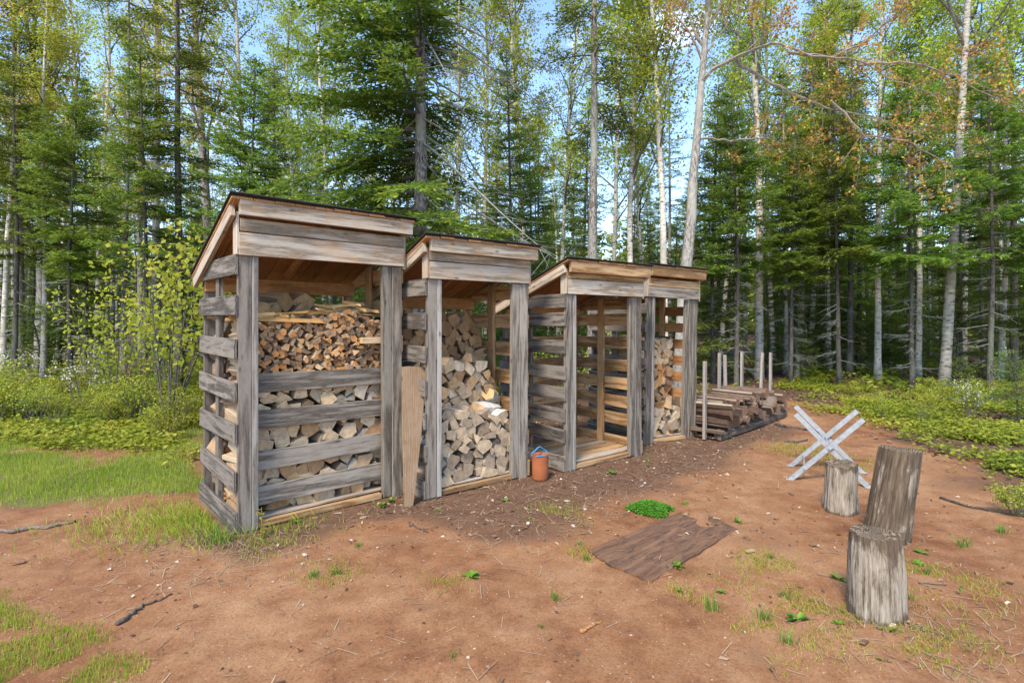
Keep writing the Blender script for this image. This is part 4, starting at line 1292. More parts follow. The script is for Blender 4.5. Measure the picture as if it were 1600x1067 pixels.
hero('spruce_tree', SPR[1], 1327, 13.6, 'dark spruce trunk left of the leaning birch', 0.78, 4.4, group=SG)
hero('birch_tree', BIR[1], 1186, 14.2, 'tall pale birch rising behind the log rack', 1.2, 1.7, (0, 1), group=BG)
hero('spruce_tree', SPR[0], 1228, 14.6, 'slender spruce right of the tall pale birch', 0.6, 3.0, group=SG)
hero('spruce_tree', SPR[2], 1150, 15.5, 'spruce rising just right of the leaning red maple', 0.66, 0.0, group=SG)
hero('spruce_tree', POLE[0], 1585, 13.8, 'dark bare spruce pole at the right edge', 1.1, 0.0, group=SG)
hero('spruce_tree', POLE[0], 1537, 15.6, 'thin dark spruce pole between two white birches', 0.8, 1.4, group=SG)
hero('fir_tree', FIR[0], 1500, 14.2, 'dense green fir behind the thickest birch', 0.68, 1.0, group=FG)
hero('fir_tree', FIR[0], 1620, 11.6, 'bushy fir hanging in from the right edge', 0.72, 2.2, group=FG)
hero('fir_tree', FIR[1], 1340, 16.5, 'pointed fir standing against the sky in the right wood', 0.95, 1.0, group=FG)
hero('fir_tree', FIR[1], 800, 12.5, 'fir right of the big spruce behind the middle shed', 0.85, 3.0, group=FG)
hero('fir_tree', FIR[0], 130, 12.8, 'broad fir above the left bushes', 0.62, 4.0, group=FG)
hero('fir_tree', FIR[0], 430, 12.0, 'fir close behind the roof of the tallest shed', 0.62, 0.3, group=FG)
for u_, Y_, s_, k_, l_ in ((1425, 11.4, 0.80, 0, 'light green fir whose boughs hang before the right birches'), (1545, 10.8, 0.74, 1, 'light green fir with boughs spread before the white right edge birch'),
        (1312, 12.4, 0.78, 1, 'light green fir before the dark spruce trunk'), (1150, 12.2, 0.8, 0, 'light green fir beyond the roof of the farthest shed'), (1235, 13.0, 0.7, 1, 'light green fir above the broken trunk stub'),
        (110, 11.3, 0.78, 0, 'light green fir with boughs over the left bushes'), (225, 10.6, 0.74, 1, 'light green fir just above the yellow green sapling'), (395, 10.8, 0.78, 0, 'light green fir touching the tallest shed roofline'), (20, 12.0, 0.8, 1, 'light green fir at the left edge')):
    hero('fir_tree', FIRH[k_], u_, Y_, l_, s_, u_ * 0.37, group=FG)
hero('fir_tree', FIR[1], 1115, 13.2, 'fir right behind the farthest shed', 0.8, 5.0, group=FG)

# slim spring birches filling the sky above the firs
rs = np.random.default_rng(515)
for i, (u_, Y_) in enumerate(((830, 16), (870, 19), (955, 15.5), (1010, 18), (1125, 17), (1165, 20), (1210, 16.5), (1265, 19), (1325, 18), (1390, 17), (1450, 19.5), (1505, 17), (1570, 18), (760, 18), (705, 17), (520, 17), (455, 19), (395, 16.5), (150, 18), (90, 20))):
    hero('birch_tree', SLIM[i % 2], u_, Y_, 'slim birch in pale leaf ' + ('left of the big spruce' if u_ < 650 else 'between big spruce and leaning maple' if u_ < 1080 else 'close right of the leaning maple' if u_ < 1300 else 'above the right clearing edge') + (', nearer row' if Y_ < 18 else ', farther row'),
         rs.uniform(0.95, 1.2), rs.uniform(0, 6), (rs.normal(0, 1.5), rs.normal(0, 1.5)), group='slim spring birches')

# -- the wood behind: every tree its own object
rw = np.random.default_rng(404)
placed = [(o.location.x, o.location.y) for o in bpy.data.objects if o.get('category') == 'tree']
count = 0
tries = 0
while count < 235 and tries < 9000:
    tries += 1
    y = 11.5 + 42 * rw.random() ** 1.25
    x = rw.uniform(-1, 1) * (y * 1.0 + 2.5)
    if y < 13.5 and -6 < x < 11: continue
    if y < 15 and 4 < x < 9.5: continue
    dmin = 0.9 if y < 30 else 1.2
    if any((x - a) ** 2 + (y - b) ** 2 < dmin ** 2 for a, b in placed): continue
    placed.append((x, y)); count += 1
    k = rw.random()
    vtop = rw.uniform(140, 370) if rw.random() < 0.85 else rw.uniform(-50, 140)
    s = float(np.clip((1.5 + (500 - vtop) / 850 * y) / 12.0, 0.42, 1.15))
    if k > 0.86: s = rw.uniform(0.8, 1.1)
    zone = ('left of the sheds' if x < -0.42 * y else 'behind the sheds' if x < 0.33 * y else 'right of the sheds') + (', near the clearing' if y < 18 else ', farther back' if y < 30 else ', deep in the distance')
    a = dict(s=s, rot=rw.uniform(0, 6.28), lean=(rw.normal(0, 1.0), rw.normal(0, 1.0)))
    if k < 0.28: plant_tree('spruce_tree', SPR[rw.integers(3)], x, y, 'spruce in the wood ' + zone, group='spruces of the wood behind', **a)
    elif k < 0.62: plant_tree('fir_tree', FIR[rw.integers(2)], x, y, 'dense fir in the wood ' + zone, group='firs of the wood behind', **a)
    elif k < 0.86: plant_tree('spruce_tree', POLE[rw.integers(2)], x, y, 'thin bare trunked spruce in the wood ' + zone, group='thin spruces deep in the wood', **a)
    elif k < 0.955: plant_tree('birch_tree', BIR[rw.integers(2)], x, y, 'pale birch in the wood ' + zone, group='birches of the wood behind', **a)
    else: plant_tree('maple_tree', MAP[rw.integers(2)], x, y, 'maple in spring leaf in the wood ' + zone, group='maples of the wood behind', **a)
rl = np.random.default_rng(909)
for i in range(46):                                   # young firs, leafy to the ground
    y = rl.uniform(14.2, 24); x = (rl.uniform(0.36, 1.0) if i < 30 else rl.uniform(-1.0, 0.3)) * y
    zn = 'behind the log rack' if 0.36 * y <= x < 0.55 * y else 'in the right wood' if x >= 0.55 * y else 'behind the sheds' if x > -0.42 * y else 'in the left wood'
    plant_tree('fir_tree', FIR[1], x, y, 'young fir, green almost to the ground, ' + zn + (', nearer' if y < 19 else ', farther'), group='young firs green to the ground', s=rl.uniform(0.32, 0.55))
for i in range(26):
    y = rw.uniform(11.5, 22); x = rw.uniform(-1, 1) * (y + 1)
    if y < 13 and -5 < x < 8: continue
    plant_tree('fir_sapling', SAPL[0], x, y, 'young fir sapling under the trees ' + ('left of the sheds' if x < -0.42 * y else 'behind the sheds' if x < 0.33 * y else 'right of the sheds'), 'sapling', 'fir saplings under the trees', s=rw.uniform(0.6, 1.6))
for u, Y, s, lb in ((1590, 7.9, 0.55, 'young fir sapling at the right edge above the ground cover'), (1255, 13.5, 0.6, 'young fir sapling behind the broken trunk stub'), (1500, 11.5, 0.4, 'tiny fir sapling right of the thickest birch')):
    plant_tree('fir_sapling', SAPL[0], (u - CX) / F * Y, Y, lb, 'sapling', s=s)

# -- the far wood beyond, one mass
rf = np.random.default_rng(77)
fm = Mesher()
for i in range(420):
    y = rf.uniform(52, 85); x = rf.uniform(-1, 1) * y * 1.05
    h = rf.uniform(7, 12); n = 330
    t = rf.random(n) ** 0.8
    rr = 1.9 * (1 - t) ** 0.8 * np.sqrt(rf.random(n)) + 0.05
    a = rf.uniform(0, 6.28, n)
    B = np.column_stack([x + np.cos(a) * rr, y + np.sin(a) * rr, 0.3 + t * h])
    d = unit(np.column_stack([np.cos(a), np.sin(a), rf.normal(-0.3, 0.3, n)]))
    needles(fm, B, d, rf.uniform(0.4, 1.1, n), np.full(n, 0.15), rf, np.clip(rf.normal(0.6, 0.2, n), 0, 1))
    fm.tube([(x, y, -0.2), (x, y, h)], [0.13, 0.02], 5, False)
o = link('far_wood', fm.mesh('far_wood', FIRL)); tag(o, 'far dark mass of conifers at the back of the wood', 'woodland', kind='stuff')

# broken trunk stub beyond the log rack
sx, sy = G(1245, 592)
m_, _q = trunk_mesh('trunk', [(0, 0, -0.1), (0.02, 0, 0.4), (0.0, 0.02, 0.98)], 0.07, 0.03, BARK_M, 9, 5, 0.9)
o = link('broken_trunk', m_); o.location = (sx, sy, gz(sx, sy)); tag(o, 'short broken trunk stub with a split top beyond the log rack', 'dead trunk')


# ------------------------------------------------------------------ shrubs and saplings
def shrub(seed, H, n, leaf, per, mat, spread=0.07, wide=0.5, flower=None):
    r = np.random.default_rng(seed)
    lm, fo, fl = Mesher(), Mesher(), Mesher()
    anch = []
    for i in range(n):
        a = r.uniform(0, 6.28); w = wide * r.uniform(0.3, 1)
        h = H * r.uniform(0.6, 1.05)
        b = np.array([math.cos(a), math.sin(a), 0]) * 0.06
        e = np.array([math.cos(a) * w, math.sin(a) * w, h])
        pts = np.array([b, b + (e - b) * 0.35 + [0, 0, 0.06 * H], b + (e - b) * 0.7 + [0, 0, 0.05 * H], e])
        lm.tube(pts, np.linspace(0.006 + 0.003 * H, 0.002, 4), 4, False)
        for c in sprout(pts, 6, 0.3, 1, 0.35 * H, 0.2 * H, 0.8, 0.2, r, 4):
            lm.tube(c, np.linspace(0.003, 0.001, 4), 3, False)
            anch += [c[1], c[2], c[3]]
    anch = np.array(anch)
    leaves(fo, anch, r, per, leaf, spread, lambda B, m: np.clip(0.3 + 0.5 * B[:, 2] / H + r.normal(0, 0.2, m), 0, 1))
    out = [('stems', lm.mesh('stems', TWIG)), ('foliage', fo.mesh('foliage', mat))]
    if flower:
        leaves(fl, anch[r.random(len(anch)) < 0.25] + [0, 0, 0.03], r, 7, 0.035, 0.03, lambda B, m: r.random(m))
        out.append(('blossom', fl.mesh('blossom', flower)))
    return out
SHR = [shrub(201, 0.7, 9, 0.042, 6, HERB, 0.05, 0.45), shrub(202, 0.5, 10, 0.038, 7, HERB, 0.05, 0.42), shrub(203, 0.9, 9, 0.042, 5, HERB, 0.06, 0.5)]
SHP = shrub(204, 0.8, 8, 0.045, 3, HERB, 0.05, 0.4, PINK)
SHW = shrub(205, 0.85, 8, 0.045, 3, HERB, 0.05, 0.4, WHITEP)
YSAP = shrub(206, 2.5, 10, 0.085, 7, YLEAF, 0.10, 1.15)
def bush(parts, u, v, label, s=1.0, group=None, cat='bush', name='leafy_bush', Y=None):
    g = G(u, v) if Y is None else np.array([(u - CX) / F * Y, Y])
    return plant_tree(name, parts, g[0], g[1], label, cat, group, s=s)
bush(YSAP, 262, 0, 'tall yellow green sapling with large leaves behind the tallest shed', 0.95, cat='sapling', name='broadleaf_sapling', Y=7.6)
bush(YSAP, 178, 0, 'smaller yellow green sapling left of the tall one', 0.72, cat='sapling', name='broadleaf_sapling', Y=9.0)
bush(SHP, 212, 0, 'bush with pink blossom under the yellow green saplings', 0.95, Y=9.4)
bush(SHW, 130, 640, 'bush with white blossom in front of the thin birch', 1.0)
bush(SHW, 30, 620, 'bush with white blossom below the left edge birches', 0.9)
bush(SHW, 1515, 655, 'bush with white blossom under the right birches', 0.6)
LBG = 'green bushes along the left wood edge'
rb = np.random.default_rng(88)
for i in range(34):
    v = rb.uniform(594, 668); u = rb.uniform(-60, 305)
    bush(SHR[rb.integers(3)], u, v, 'green bush in the left thicket, ' + ['at the photo edge', 'below the thin birches', 'left of the saplings', 'below the saplings'][min(3, int((u + 60) / 91))] + (', front row' if v > 632 else ', rear row'), rb.uniform(0.5, 0.95), LBG)
for i in range(12):
    v = rb.uniform(640, 690); u = rb.uniform(150, 312)
    bush(SHR[rb.integers(3)], u, v, 'ragged green bush low beside the tallest shed, ' + ('under the saplings' if u < 230 else 'nearest the shed wall'), rb.uniform(0.45, 0.8), 'ragged bushes beside the tallest shed')
for i in range(16):
    y = rb.uniform(8.3, 11); x = rb.uniform(-7, 2.6)
    plant_tree('leafy_bush', SHR[rb.integers(3)], x, y, 'green bush behind the row of sheds', 'bush', 'green bushes behind the sheds', s=rb.uniform(0.6, 1.1))
for i in range(18):
    v = rb.uniform(592, 640); u = rb.uniform(1330, 1640)
    bush(SHR[rb.integers(3)], u, v, 'low green bush under the birches on the right', rb.uniform(0.3, 0.6), 'low bushes under the right birches')
bush(SHR[1], 1585, 800, 'leafy plant with broad leaves at the right edge of the clay', 0.45)
bush(YSAP, 1380, 655, 'thin yellow leaved seedling behind the tall dark stump', 0.16, cat='sapling', name='broadleaf_sapling')
bush(YSAP, 1440, 662, 'thin yellow leaved seedling above the ground cover', 0.2, cat='sapling', name='broadleaf_sapling')


# ------------------------------------------------------------------ ground cover, grass and litter
def scatter(n, x0, x1, y0, y1, dens, seed):
    r = np.random.default_rng(seed)
    x = r.uniform(x0, x1, n); y = r.uniform(y0, y1, n)
    k = r.random(n) < dens(x, y)
    x, y = x[k], y[k]
    return x, y, ground_z(x, y) + micro(x, y), r


def rosettes(x, y, z, r, h0, h1, size, per):
    m = len(x) * per
    X = np.repeat(np.column_stack([x, y, z]), per, 0)
    a = r.uniform(0, 6.28, m)
    X[:, 2] += r.uniform(h0, h1, m)
    X[:, :2] += r.normal(0, size * 0.4, (m, 2))
    d = unit(np.column_stack([np.cos(a), np.sin(a), r.normal(0.1, 0.35, m)]))
    w = unit(np.cross(d, unit(np.array([0, 0, 1.0]) + r.normal(0, 0.35, (m, 3)))))
    s = size * r.uniform(0.6, 1.4, m)
    V = np.stack([X, X + d * (s * .5)[:, None] + w * (s * .32)[:, None], X + d * s[:, None] - [0, 0, 0.006], X + d * (s * .5)[:, None] - w * (s * .32)[:, None]], 1).reshape(-1, 3)
    t = np.clip(np.repeat(0.25 + 0.75 * fbm(X[:, 0] * 1.7, X[:, 1] * 1.7, 3) + r.normal(0, 0.16, m), 4) - 0.0, 0, 1)
    return V, np.arange(m * 4).reshape(m, 4), t


def blades(x, y, z, r, h, wd, lean=0.5):
    m = len(x)
    B = np.column_stack([x, y, z - 0.004])
    a = r.uniform(0, 6.28, m)
    hh = h * r.uniform(0.5, 1.3, m)
    tip = B + np.column_stack([np.cos(a) * hh * lean * r.random(m), np.sin(a) * hh * lean * r.random(m), hh])
    w = np.column_stack([np.cos(a + 1.57), np.sin(a + 1.57), np.zeros(m)]) * wd
    mid = (B + tip) / 2 + np.column_stack([np.zeros((m, 2)), hh * 0.12])
    V = np.stack([B - w, B + w, mid + w * 0.8, tip, mid - w * 0.8], 1).reshape(-1, 3)
    t = np.repeat(np.clip(0.15 + 0.7 * fbm(x * 1.5, y * 1.5, 3) + r.normal(0, 0.17, m), 0, 1), 5)
    return V, np.arange(m * 5).reshape(m, 5), t


lawn_d = lambda x, y: sstep(-0.15, 0.3, poly_sdf(x, y, LAWN) + (fbm(x * 1.3, y * 1.3, 4) - 0.5) * 1.0) * (0.12 + 0.88 * sstep(0.31, 0.49, fbm(x * 1.6 + 4, y * 1.6, 4)))
turf_d = lambda x, y: sstep(-0.05, 0.12, poly_sdf(x, y, TURF) + (fbm(x * 2.5, y * 2.5, 4) - 0.5) * 0.5) * sstep(0.40, 0.6, fbm(x * 4, y * 4, 3))
edge_d = lambda x, y: np.exp(-((x + 2.3 + 0.0 * y) ** 2 / 0.30 + (y - 4.05) ** 2 / 0.10))
cover_d = lambda x, y: sstep(-0.25, 0.5, poly_sdf(x, y, COVER) + (fbm(x * 1.3, y * 1.3, 4) - 0.5) * 1.4) * (0.06 + 0.94 * sstep(0.45, 0.60, fbm(x * 1.1 + 8, y * 1.1, 4))) * np.where(y > 7, 0.3 + 0.7 * sstep(4.5, 8.0, x), 1.0)
sheds_free = lambda x, y: 1.0 - (((x + 1.95) * 0.743 + (y - 3.81) * 0.669 > -0.06) & ((x + 1.95) * 0.743 + (y - 3.81) * 0.669 < 6) & (-(x + 1.95) * 0.669 + (y - 3.81) * 0.743 > -0.05) & (-(x + 1.95) * 0.669 + (y - 3.81) * 0.743 < 1.1))

x, y, z, r_ = scatter(170000, -8, -1.2, 4.0, 12, lambda x, y: lawn_d(x, y) * sheds_free(x, y) * np.where(y > 7, 0.5, 1), 301)
V, q, t = blades(x, y, z, r_, 0.055, 0.0022)
o = link('grass', mesh_np('grass', V, [q], [GRASS], attrs={'tint': t})); tag(o, 'short green grass patches left of the tallest shed', 'grass', kind='stuff')
x, y, z, r_ = scatter(60000, -4, -1.2, 1.5, 3.2, turf_d, 302)
V, q, t = blades(x, y, z, r_, 0.032, 0.0016)
o = link('grass', mesh_np('grass', V, [q], [GRASS], attrs={'tint': t})); tag(o, 'thin green turf at the bottom left corner of the clay', 'grass', kind='stuff')
x, y, z, r_ = scatter(26000, -4.0, -1.0, 3.3, 5.0, lambda x, y: edge_d(x, y) * sheds_free(x, y), 303)
V, q, t = blades(x, y, z, r_, 0.07, 0.0020, 0.9)
o = link('grass', mesh_np('grass', V, [q], [GRASS], attrs={'tint': t})); tag(o, 'longer grass against the left wall of the tallest shed', 'grass', kind='stuff')
x, y, z, r_ = scatter(190000, 3.0, 20, 3.2, 17, cover_d, 304)
V, q, t = rosettes(x, y, z, r_, 0.01, 0.11, 0.048, 4)
o = link('ground_cover', mesh_np('ground_cover', V, [q], [HERB], attrs={'tint': t})); tag(o, 'yellow green leafy ground cover along the right wood edge', 'ground cover', kind='stuff')
x, y, z, r_ = scatter(90000, -16, -1.5, 5.4, 15, lambda x, y: sstep(5.6, 9.0, y + 6 * (fbm(x * 0.9, y * 0.9, 4) - 0.5)) * sstep(0.33, 0.52, fbm(x + 3, y, 4)) * sheds_free(x, y), 305)
V, q, t = rosettes(x, y, z, r_, 0.01, 0.14, 0.055, 4)
o = link('ground_cover', mesh_np('ground_cover', V, [q], [HERB], attrs={'tint': t})); tag(o, 'green leafy ground cover under the left bushes', 'ground cover', kind='stuff')
x, y, z, r_ = scatter(40000, -30, 32, 9.5, 32, lambda x, y: 0.55 * sstep(0.42, 0.56, fbm(x * 0.6, y * 0.6, 3)) * (poly_sdf(x, y, FLOOR) > 0.2), 306)
V, q, t = rosettes(x, y, z, r_, 0.02, 0.22, 0.13, 3)
o = link('ground_cover', mesh_np('ground_cover', V, [q], [HERB], attrs={'tint': t})); tag(o, 'scattered green plants on the floor of the wood', 'ground cover', kind='stuff')

PATCH = [(G(u, v), r) for u, v, r in ((1228, 985, 0.20), (1240, 940, 0.14), (1190, 880, 0.16), (1310, 965, 0.14), (1065, 925, 0.10), (1395, 985, 0.16), (870, 800, 0.2), (520, 892, 0.14), (1450, 900, 0.18), (1520, 930, 0.2), (700, 905, 0.1), (905, 862, 0.08), (1130, 905, 0.12), (420, 850, 0.16), (1250, 700, 0.3), (1330, 720, 0.3), (1480, 1010, 0.2))]
patch_d = lambda x, y: np.clip(sum(np.exp(-((x - c[0]) ** 2 + (y - c[1]) ** 2) / r ** 2) for c, r in PATCH), 0, 1) * sstep(0.34, 0.58, fbm(x * 7, y * 7, 3))
x, y, z, r_ = scatter(260000, -1.8, 5.0, 2.2, 7.5, lambda x, y: patch_d(x, y) * sheds_free(x, y), 330)
V, q, t = blades(x, y, z, r_, 0.026, 0.0018, 1.3)
o = link('grass', mesh_np('grass', V, [q], [GRASS], attrs={'tint': np.clip(t + 0.15, 0, 1)})); tag(o, 'patches of thin low grass sprouting from the bare clay', 'grass', kind='stuff')

# straw, chips and dry leaves
litter_d = lambda x, y: np.clip(0.16 + 0.84 * sstep(-0.3, 0.3, poly_sdf(x, y, DAMP_SOIL) + (fbm(x * 2, y * 2, 3) - 0.5) * 0.8), 0, 1) * sheds_free(x, y) * sstep(0.3, 0.62, fbm(x * 2.2, y * 2.2, 4))
x, y, z, r_ = scatter(20000, -3.8, 5, 1.7, 9.5, litter_d, 310)
V, q, t = rosettes(x, y, z, r_, 0.001, 0.006, 0.028, 1)
t = np.repeat(r_.random(len(x)) ** 1.6, 4)
o = link('leaf_litter', mesh_np('leaf_litter', V, [q], [LITTER], attrs={'tint': t})); tag(o, 'dry leaves, bark flakes and chips in front of the sheds', 'litter', kind='stuff')
x, y, z, r_ = scatter(26000, -14, 22, 6, 20, lambda x, y: 0.9 * (poly_sdf(x, y, FLOOR) > -0.3), 311)
V, q, t = rosettes(x, y, z, r_, 0.001, 0.02, 0.07, 1)
t = np.repeat(r_.random(len(x)) * 0.75, 4)
o = link('leaf_litter', mesh_np('leaf_litter', V, [q], [LITTER], attrs={'tint': t})); tag(o, 'brown fallen leaves on the floor of the wood', 'litter', kind='stuff')
# bark flakes and wood chips where wood is split and stacked
chip_d = lambda x, y: np.clip(0.9 * sstep(-0.1, 0.25, poly_sdf(x, y, DAMP_SOIL) + (fbm(x * 3, y * 3, 3) - 0.5) * 0.5) + 0.7 * np.exp(-((x - 2.2) ** 2 + (y - 3.4) ** 2) / 0.8) + 0.05, 0, 1) * sheds_free(x, y) * sstep(0.35, 0.6, fbm(x * 1.8 + 30, y * 1.8, 4))
x, y, z, r_ = scatter(5200, -3.8, 5.0, 1.7, 8.5, chip_d, 320)
m = len(x)
a = r_.uniform(0, 6.28, m); L = (0.012 + 0.05 * r_.random(m) ** 2.5); W_ = L * r_.uniform(0.2, 0.6, m); T_ = 0.003 + 0.006 * r_.random(m)
c8 = np.array([(sx, sy, sz) for sx in (-.5, .5) for sy in (-.5, .5) for sz in (0, 1)])
loc = c8[None] * np.column_stack([L, W_, T_])[:, None] * (1 + r_.normal(0, 0.12, (m, 8, 3)))
tl = r_.normal(0, 0.25, m)
X_ = loc[..., 0] * np.cos(a)[:, None] - loc[..., 1] * np.sin(a)[:, None]; Y_ = loc[..., 0] * np.sin(a)[:, None] + loc[..., 1] * np.cos(a)[:, None]
V = np.stack([X_ + x[:, None], Y_ + y[:, None], loc[..., 2] + z[:, None] + 0.001 + loc[..., 0] * tl[:, None] * 0.5 + 0.004], -1).reshape(-1, 3)
q = (np.array([(0, 1, 3, 2), (4, 6, 7, 5), (0, 4, 5, 1), (2, 3, 7, 6), (0, 2, 6, 4), (1, 5, 7, 3)])[None] + (np.arange(m) * 8)[:, None, None]).reshape(-1, 4)
o = link('wood_chips', mesh_np('wood_chips', V, [q], [LITTER], attrs={'tint': np.repeat(np.clip(r_.random(m) ** 1.3, 0, 1), 8)})); tag(o, 'wood chips and bark flakes strewn before the sheds and stumps', 'wood chips', kind='stuff')
# dry grass round the near stump and the corner of the tallest shed
dry_d = lambda x, y: np.clip(1.2 * np.exp(-((np.hypot(x - 1.87, y - 2.80) - 0.17) / 0.07) ** 2) * (y < 2.86) + 0.5 * np.exp(-((x - 2.1) ** 2 + (y - 2.55) ** 2) / 0.06) + 0.9 * np.exp(-((x + 1.98) ** 2 / 0.25 + (y - 3.66) ** 2 / 0.02)) + 0.35 * np.exp(-((np.hypot(x - 2.6, y - 3.78) - 0.17) / 0.05) ** 2), 0, 1) * sheds_free(x, y)
x, y, z, r_ = scatter(26000, -3.2, 3.2, 2.2, 4.2, dry_d, 321)
V, q, t = blades(x, y, z, r_, 0.035, 0.0016, 2.2)
o = link('dry_grass', mesh_np('dry_grass', V, [q], [STRAW], attrs={'tint': t})); tag(o, 'flattened dry grass round the stumps and the shed corner', 'dry grass', kind='stuff')
# pebbles and clods
x, y, z, r_ = scatter(26000, -4.2, 5.2, 1.6, 8.5, lambda x, y: 0.35 * sheds_free(x, y) * np.clip(1.4 - y / 7, 0.2, 1), 312)
m = len(x)
oc = np.array([(1, 0, 0), (-1, 0, 0), (0, 1, 0), (0, -1, 0), (0, 0, 1), (0, 0, -1)], float)
of = np.array([(0, 2, 4), (2, 1, 4), (1, 3, 4), (3, 0, 4), (2, 0, 5), (1, 2, 5), (3, 1, 5), (0, 3, 5)])
s = (0.0025 + 0.009 * r_.random(m) ** 4)[:, None, None] * r_.uniform(0.6, 1.3, (m, 6, 1))
V = (np.column_stack([x, y, z])[:, None] + oc[None] * s * np.array([1, 1, 0.55])).reshape(-1, 3)
T_ = (of[None] + (np.arange(m) * 6)[:, None, None]).reshape(-1, 3)
o = link('pebbles', mesh_np('pebbles', V, [T_], [LITTER], attrs={'tint': np.repeat(0.35 + 0.65 * r_.random(m) ** 2, 6)})); tag(o, 'small pebbles and clods scattered over the clay', 'pebbles', kind='stuff')
# fine twigs and straw
x, y, z, r_ = scatter(16000, -3.8, 5.2, 1.8, 8.5, lambda x, y: (0.10 + 0.8 * sstep(0.0, 0.4, poly_sdf(x, y, DAMP_SOIL) + 0.25) + 0.8 * np.exp(-((x - 2.0) ** 2 + (y - 2.6) ** 2) / 0.15) + 1.6 * np.exp(-((x + 1.9) ** 2 + (y - 3.55) ** 2) / 0.16)) * sheds_free(x, y), 313)
m = len(x)
B = np.column_stack([x, y, z + 0.004]); a = r_.uniform(0, 6.28, m); L = r_.uniform(0.03, 0.14, m)
e = B + np.column_stack([np.cos(a) * L, np.sin(a) * L, r_.uniform(-0.003, 0.014, m)])
w = np.column_stack([-np.sin(a), np.cos(a), np.zeros(m)]) * 0.0022
V = np.stack([B - w, B + w, e + w * 0.6, e - w * 0.6], 1).reshape(-1, 3)
o = link('straw', mesh_np('straw', V, [np.arange(m * 4).reshape(m, 4)], [STRAW], attrs={'tint': np.repeat(r_.random(m), 4)})); tag(o, 'dry straw and fine twigs strewn on the clay', 'straw', kind='stuff')


# ------------------------------------------------------------------ single weeds
def weed(kind, seed):
    r = np.random.default_rng(seed)
    ms = Mesher()
    n = {'rosette': 11, 'tuft': 40, 'sprig': 16}[kind]
    for i in range(n):
        a = r.uniform(0, 6.28)
        if kind == 'tuft':
            h = r.uniform(0.03, 0.085); b = np.array([r.normal(0, 0.025), r.normal(0, 0.025), 0]); l = 0.6 * h
            tip = b + [math.cos(a) * l, math.sin(a) * l, h]; w = np.array([-math.sin(a), math.cos(a), 0]) * 0.002
            ms.add([b - w, b + w, (b + tip) / 2 + w + [0, 0, h * .15], tip, (b + tip) / 2 - w + [0, 0, h * .15]], None, [(0, 1, 2), (0, 2, 4), (4, 2, 3)], r.random())
            continue
        z0 = 0.005 if kind == 'rosette' else r.uniform(0.02, 0.20)
        L = r.uniform(0.04, 0.085) if kind == 'rosette' else r.uniform(0.03, 0.05)
        d = np.array([math.cos(a), math.sin(a), r.uniform(0.1, 0.7)]); d /= np.linalg.norm(d)
        w = np.array([-math.sin(a), math.cos(a), 0]) * L * 0.22
        b = np.array([0, 0, z0]); m1 = b + d * L * 0.35; m2 = b + d * L * 0.75 + [0, 0, 0.004]; e = b + d * L - [0, 0, 0.008]
        ms.add([b, m1 + w, m2 + w * .8, e, m2 - w * .8, m1 - w, m1 - [0, 0, .005], m2 - [0, 0, .004]], None, [(0, 6, 1), (0, 5, 6), (1, 6, 7), (1, 7, 2), (6, 5, 4), (6, 4, 7), (7, 3, 2), (7, 4, 3)], r.random())
    if kind == 'sprig': ms.tube([(0, 0, 0), (0.004, 0, 0.1), (0, 0.006, 0.21)], 0.0025, 5)
    return ms
WD = {}
for k in ('rosette', 'tuft', 'sprig'):
    for s in range(3): WD[k, s] = weed(k, 500 + s * 7 + len(k)).mesh('weed', WEED)
YW = weed('sprig', 777).mesh('weed', YWEED)
spots = [(733, 897, 'r', 1), (905, 850, 't', 1.2), (868, 934, 't', .8), (845, 978, 't', .7), (1057, 884, 'r', 1), (1062, 920, 'r', 1), (1127, 922, 'r', .9), (1228, 932, 't', 1.3),
         (1246, 965, 'r', 1), (1205, 872, 't', .8), (1310, 905, 'r', .8), (1440, 862, 'r', 1), (1438, 880, 'r', 1), (1447, 895, 't', 1), (1505, 850, 't', 1), (1566, 828, 't', 1.2),
         (1310, 972, 'r', 1), (1385, 985, 'r', 1), (1340, 955, 't', .9), (596, 790, 'r', 1.3), (612, 782, 'r', 1), (470, 800, 's', 1), (465, 815, 'r', .8), (790, 782, 'r', 1), (1012, 706, 's', .8),
         (1012, 730, 's', .6), (958, 738, 'r', 1), (1155, 815, 'r', 1.2), (1070, 790, 't', 1), (525, 892, 't', 1.6), (490, 898, 't', 1.2), (1195, 965, 't', 1.3), (1232, 1000, 't', 1.3), (1375, 950, 's', .6),
         (708, 1025, 't', .7), (560, 850, 't', .7), (915, 872, 't', 1), (1110, 948, 't', 1), (340, 848, 't', 2.0), (1378, 1030, 'r', .7), (1420, 935, 't', 1), (685, 800, 't', 1), (1000, 690, 'r', 1), (1500, 930, 's', .5)]
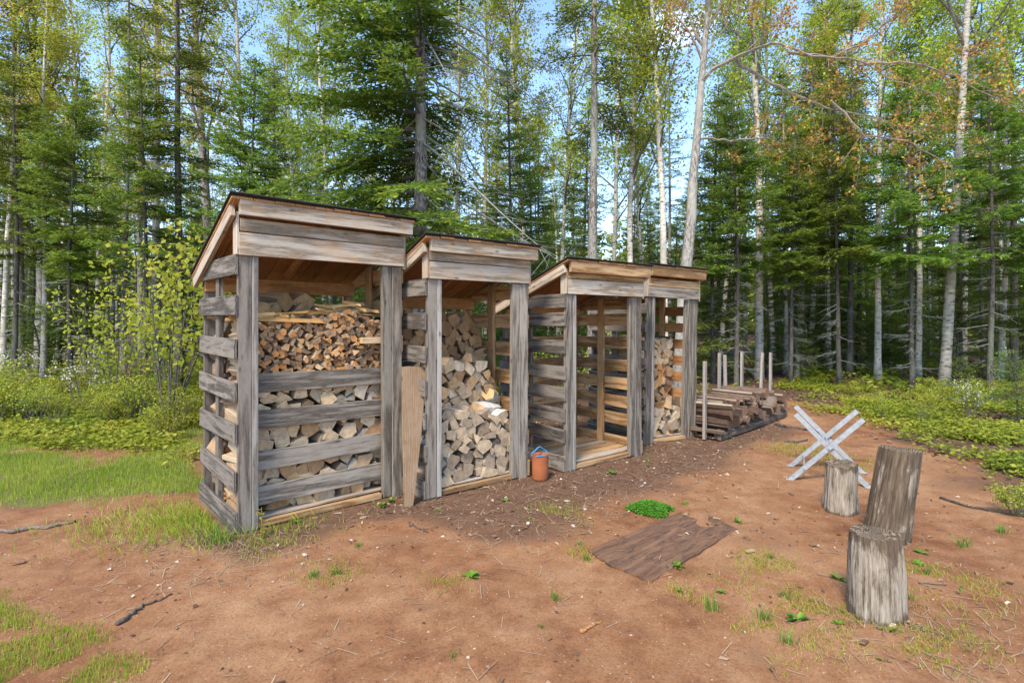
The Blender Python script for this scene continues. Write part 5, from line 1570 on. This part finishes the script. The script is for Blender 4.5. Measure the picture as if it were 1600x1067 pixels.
LAND = [(n,) + tuple(G(u, v)) for n, u, v in (('plywood sheet', 1035, 850), ('nearest pale stump', 1371, 962), ('tall dark stump', 1388, 838), ('short grey stump', 1315, 796), ('steel sawbuck', 1300, 755),
        ('orange pail', 845, 748), ('tallest shed', 500, 805), ('leaning plywood offcut', 637, 790), ('open shed full of logs', 740, 765), ('empty shed', 930, 722), ('curved orange stick', 925, 977), ('chickweed cushion', 1017, 797))]
for i, (u, v, k, s) in enumerate(spots):
    g = G(u, v)
    kk = {'r': 'rosette', 't': 'tuft', 's': 'sprig'}[k]
    o = link('weed', WD[kk, i % 3]); o.location = (g[0], g[1], gz(*g)); s = s * (0.7 if k == 't' else 0.8) * random.uniform(0.6, 1.25); o.scale = (s, s, s * random.uniform(0.7, 1.2)); o.rotation_euler = (0, 0, i * 1.7)
    ln, lx, ly = min(LAND, key=lambda l: (l[1] - g[0]) ** 2 + (l[2] - g[1]) ** 2)
    du = (g[0] / g[1] - lx / ly) * F
    rel = 'behind' if (abs(du) < 45 and g[1] > ly) else 'in front of' if abs(du) < 45 else 'left of' if du < 0 else 'right of'
    tag(o, {'r': 'small green weed with broad leaves ', 't': 'small tuft of green grass ', 's': 'upright green weed sprig '}[k] + rel + ' the ' + ln, 'weed',
        {'r': 'rosette weeds on the clay', 't': 'grass tufts on the clay', 's': 'upright weeds on the clay'}[k])
g = G(408, 838)
o = link('weed', YW); o.location = (g[0], g[1], gz(*g)); tag(o, 'yellow leaved weed sprig at the corner of the tallest shed', 'weed')
# moss-green chickweed cushion
g = G(1017, 797)
ms = Mesher()
r_ = np.random.default_rng(9)
n = 2600
a = r_.uniform(0, 6.28, n); rr = np.sqrt(r_.random(n)) * 0.155 * (1 + 0.15 * np.sin(a * 3) + 0.1 * np.sin(a * 5 + 1))
ht = 0.055 * (1 - (rr / 0.18) ** 2) * r_.uniform(0.5, 1.15, n)
V, q, t = rosettes(np.cos(a) * rr * 1.05, np.sin(a) * rr * 0.85, ht, r_, 0, 0.012, 0.018, 3)
o = link('chickweed_cushion', mesh_np('chickweed_cushion', V, [q], [WEED], attrs={'tint': np.clip(t * 0.6, 0, 1)})); o.location = (g[0], g[1], gz(*g))
tag(o, 'round cushion of bright green chickweed beside the plywood sheet', 'plant')
